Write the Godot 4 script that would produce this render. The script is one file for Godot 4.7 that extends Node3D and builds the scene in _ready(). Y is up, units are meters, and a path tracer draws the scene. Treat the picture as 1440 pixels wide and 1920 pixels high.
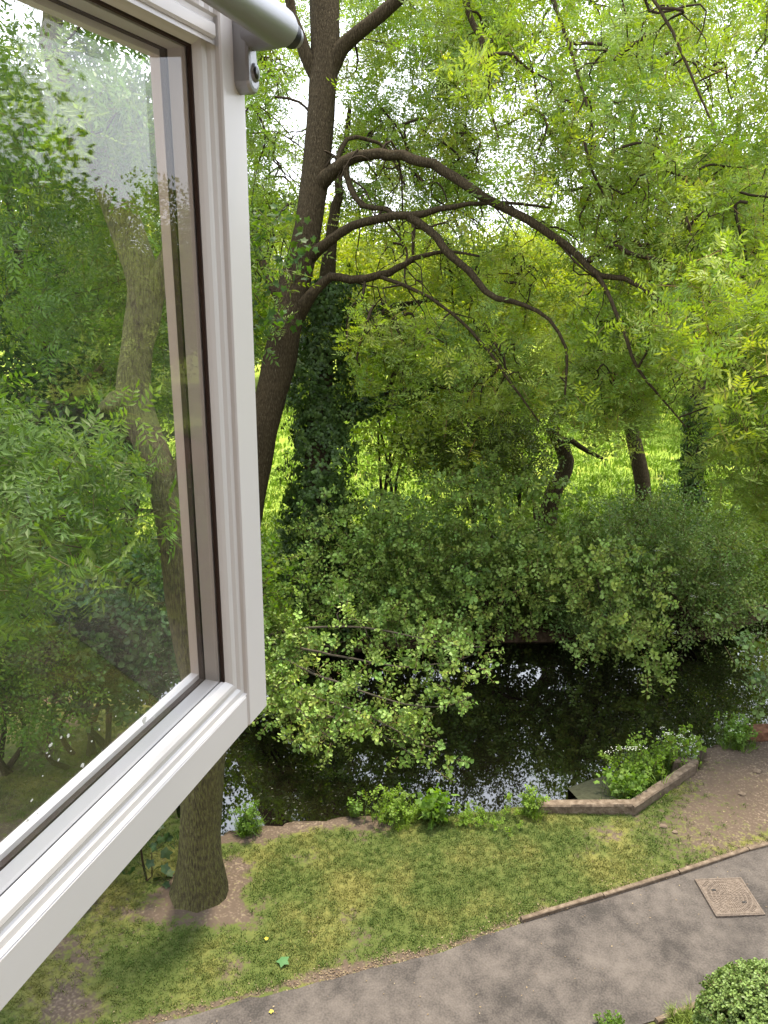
extends Node3D

# ---------------------------------------------------------------- camera model (pixels of the 1440x1920 photograph)
const F := 1505.0
const EYE := Vector3(0, 6.0, 0)
const PITCH := 17.3
const ROLL := 0.7
var cr: Vector3
var cu: Vector3
var cf: Vector3
var rng := RandomNumberGenerator.new()
var M := {}
var S := {}
var taken := {}
var lawn_mask := PackedFloat32Array()
var noise := FastNoiseLite.new()

const NEAR_EDGE := [[-60.0, -3.0], [-12.0, -10.4], [-4.0, -10.3], [-3.2, -10.0], [-2.35, -7.75], [-1.9, -7.38], [-1.3, -7.52], [0.0, -7.74], [0.85, -7.78], [1.85, -7.96], [2.99, -8.0], [4.05, -8.8], [4.15, -9.15], [5.1, -9.35], [8.0, -9.9], [14.0, -10.9], [60.0, -16.0]]
const FAR_EDGE := [[-60.0, -9.0], [-20.0, -12.3], [-6.0, -12.9], [-2.0, -13.3], [2.2, -14.0], [6.2, -14.2], [8.0, -15.3], [14.0, -16.6], [60.0, -22.0]]
const PATH_FAR := [[-12.0, -1.0], [-4.0, -4.2], [-1.79, -5.05], [-0.69, -5.41], [0.53, -5.77], [1.37, -6.15], [2.72, -6.65], [4.2, -7.24], [7.0, -8.1], [14.0, -9.6]]
const PATH_NEAR := [[-12.0, 1.4], [-4.0, -2.0], [-1.0, -3.55], [0.5, -4.35], [1.86, -4.98], [2.36, -5.14], [2.71, -5.27], [3.6, -5.66], [7.0, -6.6], [14.0, -8.0]]
const WATER := -0.9
const T1_BASE := Vector3(-1.77, 0, -6.54)

func curve(a: Array, x: float) -> float:
	for i in range(1, a.size()):
		if x <= a[i][0] or i == a.size() - 1:
			var t: float = (x - a[i - 1][0]) / (a[i][0] - a[i - 1][0])
			return lerpf(a[i - 1][1], a[i][1], t)
	return 0.0

func ray(x: float, y: float) -> Vector3:
	return cr * ((x - 720.0) / F) - cu * ((y - 960.0) / F) + cf

func at(x: float, y: float, depth: float) -> Vector3:
	return EYE + ray(x, y) * depth

func on_level(x: float, y: float, level := 0.0) -> Vector3:
	var d := ray(x, y)
	return EYE + d * ((level - EYE.y) / d.y)

func lin(r: float, g: float, b: float) -> Color:
	return Color(r / 255.0, g / 255.0, b / 255.0).srgb_to_linear()

# ---------------------------------------------------------------- mesh collecting
class Shape:
	var v := PackedVector3Array()
	var n := PackedVector3Array()
	var c := PackedColorArray()
	var uv := PackedVector2Array()
	var idx := PackedInt32Array()
	var col := Color.WHITE

	func vert(p: Vector3, nn: Vector3, t := Vector2.ZERO) -> int:
		v.append(p); n.append(nn); c.append(col); uv.append(t)
		return v.size() - 1

	func tri(a: Vector3, b: Vector3, d: Vector3) -> void:
		var nn := (d - a).cross(b - a).normalized()
		var i := v.size()
		vert(a, nn); vert(b, nn); vert(d, nn)
		idx.append_array([i, i + 1, i + 2])

	func quad(a: Vector3, b: Vector3, d: Vector3, e: Vector3) -> void:   # clockwise seen from the front
		var nn := (d - a).cross(b - a).normalized()
		var i := v.size()
		vert(a, nn); vert(b, nn); vert(d, nn); vert(e, nn)
		idx.append_array([i, i + 1, i + 2, i, i + 2, i + 3])

	func box(lo: Vector3, hi: Vector3, ch := 0.0) -> void:
		# chamfered box: six faces inset by ch, edge strips and corners
		var o: Array[Vector3] = []
		for s in [[1, 0, 0], [-1, 0, 0], [0, 1, 0], [0, -1, 0], [0, 0, 1], [0, 0, -1]]:
			var ax := Vector3(s[0], s[1], s[2])
			var t1 := Vector3(ax.y, ax.z, ax.x)
			var t2 := ax.cross(t1)
			var mid := (lo + hi) * 0.5
			var h := (hi - lo) * 0.5
			var e1 := absf(t1.dot(h)) if t1.dot(h) >= 0 else absf(t1.dot(h))
			var e2 := absf((t2 * h).length())
			e1 = (t1 * h).length()
			var e0 := (ax * h).length()
			var ct := mid + ax * e0
			quad(ct - t1 * (e1 - ch) - t2 * (e2 - ch), ct - t1 * (e1 - ch) + t2 * (e2 - ch), ct + t1 * (e1 - ch) + t2 * (e2 - ch), ct + t1 * (e1 - ch) - t2 * (e2 - ch))
		if ch > 0.0:
			var m := (lo + hi) * 0.5
			var h := (hi - lo) * 0.5
			var axes := [Vector3.RIGHT, Vector3.UP, Vector3.BACK]
			for k in 3:
				var a: Vector3 = axes[k]
				var b: Vector3 = axes[(k + 1) % 3]
				var d: Vector3 = axes[(k + 2) % 3]
				var ha := (a * h).length(); var hb := (b * h).length(); var hd := (d * h).length()
				for sb in [-1, 1]:
					for sd in [-1, 1]:
						var p0: Vector3 = m + b * (sb * hb) + d * (sd * (hd - ch))
						var p1: Vector3 = m + b * (sb * (hb - ch)) + d * (sd * hd)
						quad_out(p0 - a * (ha - ch), p0 + a * (ha - ch), p1 + a * (ha - ch), p1 - a * (ha - ch), b * sb + d * sd)
			for sx in [-1, 1]:
				for sy in [-1, 1]:
					for sz in [-1, 1]:
						var q := Vector3(h.x * sx, h.y * sy, h.z * sz)
						var a0 := m + q - Vector3(0, ch * sy, ch * sz)
						var a1 := m + q - Vector3(ch * sx, 0, ch * sz)
						var a2 := m + q - Vector3(ch * sx, ch * sy, 0)
						if (a2 - a0).cross(a1 - a0).dot(q) > 0: tri(a0, a1, a2)
						else: tri(a0, a2, a1)

	func quad_out(a: Vector3, b: Vector3, d: Vector3, e: Vector3, out: Vector3) -> void:
		if (d - a).cross(b - a).dot(out) > 0: quad(a, b, d, e)
		else: quad(a, e, d, b)

	func tube(p: Array, r: Array, sides := 6, rough := 0.0, nz: FastNoiseLite = null, cap := true) -> void:
		var cnt := p.size()
		var first := v.size()
		var x := Vector3.ZERO
		var along := 0.0
		for i in cnt:
			var t: Vector3 = (p[mini(i + 1, cnt - 1)] - p[maxi(i - 1, 0)]).normalized()
			if i == 0:
				x = t.cross(Vector3(0.31, 0.2, 0.93)).normalized()
			else:
				along += (p[i] - p[i - 1]).length()
				x = (x - t * x.dot(t)).normalized()
			var y := t.cross(x)
			for k in sides + 1:
				var a := TAU * (k % sides) / sides
				var o := x * cos(a) + y * sin(a)
				var rr: float = r[i]
				if rough > 0.0:
					rr *= 1.0 + rough * nz.get_noise_3d(p[i].x * 2.0 + o.x * 1.3, p[i].y * 1.2, p[i].z * 2.0 + o.z * 1.3)
				vert(p[i] + o * rr, o, Vector2(float(k) / sides, along))
		for i in cnt - 1:
			for k in sides:
				var a := first + i * (sides + 1) + k
				var b := a + sides + 1
				idx.append_array([a, b, a + 1, a + 1, b, b + 1])
		if cap:
			var e := first + (cnt - 1) * (sides + 1)
			var ct := vert(p[cnt - 1], (p[cnt - 1] - p[cnt - 2]).normalized())
			for k in sides:
				idx.append_array([e + k, ct, e + k + 1])

	func mesh() -> ArrayMesh:
		var a := []
		a.resize(Mesh.ARRAY_MAX)
		a[Mesh.ARRAY_VERTEX] = v; a[Mesh.ARRAY_NORMAL] = n; a[Mesh.ARRAY_COLOR] = c; a[Mesh.ARRAY_TEX_UV] = uv; a[Mesh.ARRAY_INDEX] = idx
		var m := ArrayMesh.new()
		m.add_surface_from_arrays(Mesh.PRIMITIVE_TRIANGLES, a)
		return m

# ---------------------------------------------------------------- objects
func numbered(called: String) -> String:
	taken[called] = taken.get(called, -1) + 1
	return called if taken[called] == 0 else "%s_%03d" % [called, taken[called]]

func tag(o: Node, label := "", category := "", group := "", kind := "") -> Node:
	if label: o.set_meta("label", label)
	if category: o.set_meta("category", category)
	if group: o.set_meta("group", group)
	if kind: o.set_meta("kind", kind)
	return o

func thing(called: String, base: Vector3, label: String, category: String, group := "") -> Node3D:
	var o := Node3D.new()
	o.name = numbered(called)
	add_child(o)
	o.position = base
	tag(o, label, category, group)
	return o

func obj(called: String, s, m: Material, parent: Node = null) -> MeshInstance3D:
	# geometry of things is collected in world axes, or in the parent's own when the parent is turned
	var o := MeshInstance3D.new()
	o.mesh = s.mesh() if s is Shape else s
	o.material_override = m
	if parent == null:
		o.name = numbered(called)
		add_child(o)
	else:
		o.name = called
		parent.add_child(o, true)
		if not parent.has_meta("own_axes"):
			o.position = -parent.position if parent is Node3D and parent.get_parent() == self else Vector3.ZERO
	return o

func many(called: String, mesh: Mesh, m: Material, buf: PackedFloat32Array, parent: Node = null) -> MultiMeshInstance3D:
	var mm := MultiMesh.new()
	mm.transform_format = MultiMesh.TRANSFORM_3D
	mm.use_colors = true
	mm.mesh = mesh
	mm.instance_count = buf.size() / 16
	mm.buffer = buf
	var o := MultiMeshInstance3D.new()
	o.multimesh = mm
	o.material_override = m
	o.set_meta("kind", "stuff")
	if parent == null:
		o.name = numbered(called)
		add_child(o)
	else:
		o.name = called
		parent.add_child(o, true)
		o.position = -parent.position
	return o

func put(buf: PackedFloat32Array, p: Vector3, dir: Vector3, roll: float, sc: float, c: Color) -> void:
	var y := dir.normalized()
	var x := y.cross(Vector3(0.13, 0.97, 0.21)).normalized().rotated(y, roll)
	var z := x.cross(y)
	x *= sc; y *= sc; z *= sc
	buf.append_array([x.x, y.x, z.x, p.x, x.y, y.y, z.y, p.y, x.z, y.z, z.z, p.z, c.r, c.g, c.b, 1.0])

func rnd(a: float, b: float) -> float:
	return rng.randf_range(a, b)

func rvec() -> Vector3:
	return Vector3(rng.randfn(), rng.randfn(), rng.randfn())

# ---------------------------------------------------------------- leaves
func leaf(s: Shape, p: Vector3, dir: Vector3, up: Vector3, l: float, w: float, kind: int, shade: float) -> void:
	s.col = Color(shade, shade, shade)
	var d := dir.normalized()
	var side := d.cross(up).normalized()
	var u := side.cross(d).normalized()
	if kind == 0:      # narrow leaflet, folded along its rib
		var m := p + d * l * 0.45 - u * w * 0.12
		var t := p + d * l - u * l * 0.1
		s.tri(p, m + side * w * 0.5 + u * w * 0.18, t)
		s.tri(p, t, m - side * w * 0.5 + u * w * 0.18)
	elif kind == 1:    # round leaf
		var t := p + d * l
		var a := p + d * l * 0.28
		var b := p + d * l * 0.75
		var lift := u * w * 0.16
		s.quad(p, a + side * w * 0.46 + lift, b + side * w * 0.44 + lift, t)
		s.quad(p, t, b - side * w * 0.44 + lift, a - side * w * 0.46 + lift)
	elif kind == 2:    # ivy or maple leaf with five points
		var c0 := p + d * l * 0.42
		var ring := []
		for k in 10:
			var ang: float = PI + TAU * (k + 0.0) / 10.0
			var rr := 0.5 if k % 2 == 0 else 0.3
			if k == 0: rr = 0.34
			if k == 5: rr = 0.3
			var o := d * cos(ang) * l * rr * 1.15 + side * sin(ang) * w * rr * 1.1
			ring.append(c0 + o - u * o.length() * 0.18)
		for k in 10:
			s.tri(c0, ring[k], ring[(k + 1) % 10])

func twig(s: Shape, a: Vector3, b: Vector3, r: float) -> void:
	s.col = Color(0.95, 0.5, 0.9)
	s.tube([a, (a + b) * 0.5 + Vector3(0, 0, r * 2), b], [r, r * 0.8, r * 0.3], 3, 0.0, null, false)

func spray_ash(seedv: int) -> ArrayMesh:
	var s := Shape.new()
	rng.seed = seedv
	twig(s, Vector3.ZERO, Vector3(0, 0.26, 0), 0.004)
	for k in 6:
		var y := 0.03 + 0.045 * k
		var a := k * 2.4 + rnd(-0.4, 0.4)
		var out := Vector3(cos(a), rnd(0.1, 0.9), sin(a)).normalized()
		var l := rnd(0.17, 0.25)
		var p0 := Vector3(0, y, 0)
		var droop := Vector3(0, -1, 0).lerp(Vector3(rnd(-1, 1), rnd(-1, 1), rnd(-1, 1)), 0.5)
		var up := (Vector3(0, 1, 0) + rvec() * 0.35).normalized()
		var side := out.cross(up).normalized()
		var shade := rnd(0.72, 1.2)
		s.col = Color(0.8, 0.8, 0.8)
		s.tri(p0, p0 + out * l, p0 + out * l * 0.5 + side * 0.003)
		for j in 4:
			var q := p0 + out * l * (0.28 + 0.2 * j) + droop * 0.02 * j * j * 0.3
			for sd in [-1.0, 1.0]:
				leaf(s, q, side * sd + out * 0.55 + droop * 0.25, up + rvec() * 0.25, rnd(0.06, 0.085), rnd(0.02, 0.028), 0, shade * rnd(0.85, 1.15))
		leaf(s, p0 + out * l + droop * 0.05, out + droop * 0.3, up, 0.085, 0.028, 0, shade)
	return s.mesh()

func spray_round(seedv: int, cnt: int, size: float, kind: int, length: float) -> ArrayMesh:
	var s := Shape.new()
	rng.seed = seedv
	twig(s, Vector3.ZERO, Vector3(0, length, 0), 0.004)
	for k in cnt:
		var y := length * (0.12 + 0.88 * k / cnt)
		var a := k * 2.4 + rnd(-0.5, 0.5)
		var out := Vector3(cos(a), rnd(-0.1, 0.9), sin(a)).normalized()
		var z := rnd(0.7, 1.2) * size
		leaf(s, Vector3(0, y, 0) + out * size * 0.3, out, Vector3(0, 1, 0) + rvec() * 0.5, z, z * rnd(0.8, 0.95), kind, rnd(0.72, 1.2))
	return s.mesh()

func spray_ivy(seedv: int) -> ArrayMesh:
	# leaves lying over one another, facing along +y
	var s := Shape.new()
	rng.seed = seedv
	for k in 9:
		var p := Vector3(rnd(-0.11, 0.11), rnd(-0.03, 0.05), rnd(-0.13, 0.13))
		leaf(s, p, Vector3(rnd(-0.6, 0.6), rnd(-0.5, 0.3), 1.0), Vector3(rnd(-0.4, 0.4), 1, rnd(-0.4, 0.4)), rnd(0.06, 0.085), rnd(0.06, 0.085), 2, rnd(0.6, 1.25))
	return s.mesh()

func spray_fine(seedv: int) -> ArrayMesh:
	var s := Shape.new()
	rng.seed = seedv
	twig(s, Vector3.ZERO, Vector3(0, 0.24, 0), 0.003)
	for k in 26:
		var y := 0.24 * k / 26.0
		var a := k * 2.4
		var out := Vector3(cos(a), rnd(0.0, 1.0), sin(a)).normalized()
		leaf(s, Vector3(0, y, 0) + out * rnd(0.01, 0.05), out, rvec(), rnd(0.028, 0.045), rnd(0.018, 0.026), 0, rnd(0.65, 1.25))
	return s.mesh()

func spray_far(seedv: int, cnt: int) -> ArrayMesh:
	# a clump of leaves for trees across the field, where a leaf is less than a pixel
	var s := Shape.new()
	rng.seed = seedv
	for k in cnt:
		var p := rvec() * Vector3(0.17, 0.12, 0.17)
		leaf(s, p, rvec() + Vector3(0, -0.2, 0), rvec() * 0.7 + Vector3.UP, rnd(0.09, 0.15), rnd(0.05, 0.08), 0 if k % 2 else 1, rnd(0.65, 1.25))
	return s.mesh()

func tuft(seedv: int, blades: int, h: float, spread: float, w: float) -> ArrayMesh:
	var s := Shape.new()
	rng.seed = seedv
	for k in blades:
		var a := rnd(0, TAU)
		var o := Vector3(cos(a), 0, sin(a))
		var p := o * rnd(0, spread)
		var hh := h * rnd(0.55, 1.15)
		var side := Vector3(-o.z, 0, o.x).rotated(Vector3.UP, rnd(-0.8, 0.8)) * w * 0.5
		var m := p + o * hh * rnd(0.05, 0.3) + Vector3(0, hh * 0.6, 0)
		var t := p + o * hh * rnd(0.3, 0.8) + Vector3(0, hh * rnd(0.75, 1.0), 0)
		var sh := rnd(0.7, 1.25)
		s.col = Color(sh, sh, sh * rnd(0.8, 1.1))
		s.quad(p - side, m - side * 0.8, m + side * 0.8, p + side)
		s.tri(m - side * 0.8, t, m + side * 0.8)
	return s.mesh()

# ---------------------------------------------------------------- textures
func noise_img(w: int, freq: float, oct: int, seedv: int, type := FastNoiseLite.TYPE_SIMPLEX_SMOOTH) -> Image:
	var n := FastNoiseLite.new()
	n.seed = seedv
	n.noise_type = type
	n.frequency = freq
	n.fractal_octaves = oct
	return n.get_seamless_image(w, w, false, false, 0.12)

func ramp_tex(img: Image, cols: Array) -> ImageTexture:
	# cols: [position, linear Color] stops
	var g := Gradient.new()
	g.offsets = PackedFloat32Array(cols.map(func(c): return c[0]))
	g.colors = PackedColorArray(cols.map(func(c): return c[1]))
	var lut := []
	for i in 256:
		lut.append(g.sample(i / 255.0).linear_to_srgb())
	img.convert(Image.FORMAT_L8)
	var d := img.get_data()
	var o := PackedByteArray()
	o.resize(d.size() * 3)
	for i in d.size():
		var c: Color = lut[d[i]]
		o[i * 3] = c.r8; o[i * 3 + 1] = c.g8; o[i * 3 + 2] = c.b8
	return ImageTexture.create_from_image(Image.create_from_data(img.get_width(), img.get_height(), false, Image.FORMAT_RGB8, o))

func mat(c: Color, rough := 0.7, spec := 0.5) -> StandardMaterial3D:
	var m := StandardMaterial3D.new()
	m.albedo_color = c.linear_to_srgb()
	m.roughness = rough
	m.metallic_specular = spec
	return m

func leaf_mat(through: Color, rough := 0.5, spec := 0.4) -> StandardMaterial3D:
	var m := mat(Color.WHITE, rough, spec)
	m.vertex_color_use_as_albedo = true
	m.backlight_enabled = true
	m.backlight = through
	m.cull_mode = BaseMaterial3D.CULL_DISABLED
	return m

func bark_mat(cols: Array, seedv: int, bump := 2.2) -> StandardMaterial3D:
	var m := mat(Color.WHITE, 0.9, 0.25)
	var fine := noise_img(512, 0.03, 5, seedv)
	m.albedo_texture = ramp_tex(fine, cols)
	m.heightmap_enabled = true
	m.heightmap_texture = ImageTexture.create_from_image(noise_img(512, 0.05, 4, seedv + 5))
	m.heightmap_scale = bump
	m.uv1_triplanar = true
	m.uv1_world_triplanar = true
	m.uv1_scale = Vector3(3.1, 0.62, 3.1)
	return m

# ---------------------------------------------------------------- trees
func smooth_line(p: Array, r: Array, step := 0.18) -> Array:
	var po := []
	var ro := []
	for i in p.size() - 1:
		var a: Vector3 = p[maxi(i - 1, 0)]
		var b: Vector3 = p[i]
		var c: Vector3 = p[i + 1]
		var d: Vector3 = p[mini(i + 2, p.size() - 1)]
		var k := maxi(2, int((c - b).length() / step))
		for j in k:
			var t := float(j) / k
			po.append(b.cubic_interpolate(c, a, d, t))
			ro.append(lerpf(r[i], r[i + 1], t))
	po.append(p[-1]); ro.append(r[-1])
	return [po, ro]

# a limb traced over the photograph: [x, y, width in pixels, depth]
func traced(a: Array, w_scale := 1.0) -> Array:
	var p := []
	var r := []
	for q in a:
		p.append(at(q[0], q[1], q[3]))
		r.append(q[2] * 0.5 * q[3] / F * w_scale)
	return smooth_line(p, r)

class Growth:
	var root: Node3D
	var wood := Shape.new()
	var thin := Shape.new()
	var np := PackedVector3Array()
	var nr := PackedFloat32Array()
	var bufs := {}

func tree(called: String, base: Vector3, label: String, category := "tree", group := "") -> Growth:
	var t := Growth.new()
	t.root = thing(called, base, label, category, group)
	return t

func limb(t: Growth, line: Array, sides := 9, rough := 0.0) -> void:
	for i in range(2, line[0].size()):
		var q: Vector3 = line[0][i]
		var amp: float = minf(0.04, line[1][i] * 0.5) * (1.0 - smoothstep(0.09, 0.13, line[1][i]))
		line[0][i] = q + Vector3(noise.get_noise_3d(q.x * 2.2, q.y * 2.2, q.z), noise.get_noise_3d(q.y * 2.2 + 50.0, q.x * 2.2, q.z), noise.get_noise_3d(q.z * 2.2, q.y * 2.2, q.x + 90.0)) * amp * 2.0
	t.wood.tube(line[0], line[1], sides, maxf(rough, 0.1), noise)
	for i in range(0, line[0].size(), 2):
		t.np.append(line[0][i]); t.nr.append(line[1][i])

func wander(a: Vector3, b: Vector3, bow: Vector3, wig: float, k: int) -> Array:
	var o := []
	var w := rvec() * wig
	var w2 := rvec() * wig * 0.6
	for i in k + 1:
		var f := float(i) / k
		o.append(a.lerp(b, f) + bow * (4.0 * f * (1.0 - f)) + w * sin(f * TAU) + w2 * sin(f * 3.0 * PI) * f)
	return o

# grow a branch to each seed from the nearest wood and hang sprays about its end
func grow(t: Growth, seeds: Array, kind: String, n: int, spread: Vector3, colors: Array, opt := {}) -> void:
	var sc: float = opt.get("scale", 1.0)
	var droop: float = opt.get("droop", 0.5)
	var bow: Vector3 = opt.get("bow", Vector3(0, 0.12, 0))
	var variants: Array = S[kind]
	for v in variants.size():
		var key := "%s%d" % [kind, v]
		if not t.bufs.has(key): t.bufs[key] = PackedFloat32Array()
	for s in seeds:
		var best := 1e9
		var bi := -1
		for i in t.np.size():
			var d: float = t.np[i].distance_squared_to(s) * (1.0 if t.np[i].y < s.y + 0.6 else 1.5)
			if d < best:
				best = d; bi = i
		var start: Vector3 = s - Vector3(0, 0.4, 0)
		var r0 := 0.01
		if bi >= 0:
			start = t.np[bi]
			r0 = t.nr[bi]
		var l: float = start.distance_to(s)
		var line := []
		if l > 0.15 and not opt.has("bare"):
			var k := clampi(int(l / 0.22), 3, 9)
			line = wander(start, s, bow * l, 0.06 * l + 0.02, k)
			var ra := clampf(0.006 + l * 0.010, 0.005, maxf(r0 * 0.7, 0.005)) * float(opt.get("thick", 1.0))
			var rr := []
			for i in k + 1:
				rr.append(lerpf(ra, 0.0035, pow(float(i) / k, 0.8)))
				if i > 0:
					t.np.append(line[i]); t.nr.append(rr[i])
			t.thin.tube(line, rr, 4, 0.0, null, false)
		var base: Color = colors[rng.randi() % colors.size()]
		base = base * rnd(0.82, 1.2)
		for i in n:
			var p: Vector3 = s + rvec() * spread
			if line.size() > 2 and i % 3 == 0:
				p = line[rng.randi_range(line.size() / 2, line.size() - 1)] + rvec() * spread * 0.4
			var dir: Vector3 = (p - start).normalized() * 0.6 + Vector3(0, -droop, 0) + rvec() * 0.45
			var f := rnd(0.8, 1.2)
			var yel := rnd(-0.12, 0.12)
			var v := rng.randi() % variants.size()
			put(t.bufs["%s%d" % [kind, v]], p, dir, rnd(0, TAU), sc * rnd(0.8, 1.2), Color(base.r * f * (1 + yel), base.g * f, base.b * f * (1 - yel)))

func finish(t: Growth, bark: Material, thin_bark: Material, foliage: Material, wood_name := "trunk", crown_name := "crown") -> void:
	if t.wood.v.size(): obj(wood_name, t.wood, bark, t.root)
	if t.thin.v.size(): tag(obj("branches", t.thin, thin_bark, t.root), "", "", "", "stuff")
	for key in t.bufs:
		if t.bufs[key].size():
			many(crown_name, S[key.left(key.length() - 1)][int(key.right(1))], foliage, t.bufs[key], t.root)

func seeds_in(poly: Array, n: int, d0: float, d1: float) -> Array:
	var pp := PackedVector2Array(poly.map(func(q): return Vector2(q[0], q[1])))
	var lo := pp[0]
	var hi := pp[0]
	for q in pp:
		lo = lo.min(q); hi = hi.max(q)
	var o := []
	while o.size() < n:
		var q := Vector2(rnd(lo.x, hi.x), rnd(lo.y, hi.y))
		if Geometry2D.is_point_in_polygon(q, pp):
			o.append(at(q.x, q.y, rnd(d0, d1)))
	return o

func seeds_ball(c: Vector3, r: Vector3, n: int, hollow := 0.3) -> Array:
	var o := []
	while o.size() < n:
		var q := Vector3(rnd(-1, 1), rnd(-1, 1), rnd(-1, 1))
		var l := q.length()
		if l < 1.0 and l > hollow:
			o.append(c + q * r)
	return o

func sort_near(seeds: Array, p: Vector3) -> Array:
	seeds.sort_custom(func(a, b): return a.distance_squared_to(p) < b.distance_squared_to(p))
	return seeds

# ================================================================ the scene
func _ready() -> void:
	rng.seed = 11
	noise.seed = 5
	noise.frequency = 0.9
	noise.fractal_octaves = 3
	var p := deg_to_rad(PITCH)
	var r := deg_to_rad(ROLL)
	cf = Vector3(0, -sin(p), -cos(p))
	var u0 := Vector3(0, cos(p), -sin(p))
	cr = Vector3.RIGHT * cos(r) + u0 * sin(r)
	cu = u0 * cos(r) - Vector3.RIGHT * sin(r)
	set_camera_and_light()
	set_materials()
	print("materials ", Time.get_ticks_msec())
	build_ground()
	print("ground ", Time.get_ticks_msec())
	build_house()
	build_window()
	build_path()
	print("window ", Time.get_ticks_msec())
	build_trees()
	print("trees ", Time.get_ticks_msec())
	build_far()
	print("far ", Time.get_ticks_msec())
	build_bushes()
	print("bushes ", Time.get_ticks_msec())
	build_small()
	print("small ", Time.get_ticks_msec())

func set_camera_and_light() -> void:
	var cam := Camera3D.new()
	cam.name = "camera"
	add_child(cam)
	cam.transform = Transform3D(Basis(cr, cu, -cf), EYE)
	cam.fov = rad_to_deg(2.0 * atan(960.0 / F))
	cam.near = 0.02
	cam.far = 900.0
	cam.current = true
	var env := Environment.new()
	env.background_mode = Environment.BG_SKY
	var sm := ProceduralSkyMaterial.new()
	sm.sky_top_color = Color(0.83, 0.86, 0.91)
	sm.sky_horizon_color = Color(0.93, 0.94, 0.96)
	sm.sky_curve = 0.25
	sm.ground_bottom_color = Color(0.2, 0.22, 0.15)
	sm.ground_horizon_color = Color(0.5, 0.52, 0.48)
	sm.sun_angle_max = 1.0
	var sky := Sky.new()
	sky.sky_material = sm
	env.sky = sky
	env.tonemap_mode = Environment.TONE_MAPPER_LINEAR
	env.background_energy_multiplier = 1.5
	env.tonemap_exposure = 2.75
	env.sdfgi_enabled = true
	env.ssao_enabled = true
	env.ssil_enabled = true
	var we := WorldEnvironment.new()
	we.name = "world_environment"
	we.environment = env
	add_child(we)
	var sun := DirectionalLight3D.new()
	sun.name = "sun"
	sun.light_energy = 1.0
	sun.light_angular_distance = 7.0
	sun.light_color = Color(1.0, 0.95, 0.86)
	sun.shadow_enabled = true
	add_child(sun)
	sun.look_at_from_position(Vector3(3, 30, -8), Vector3.ZERO)

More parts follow.
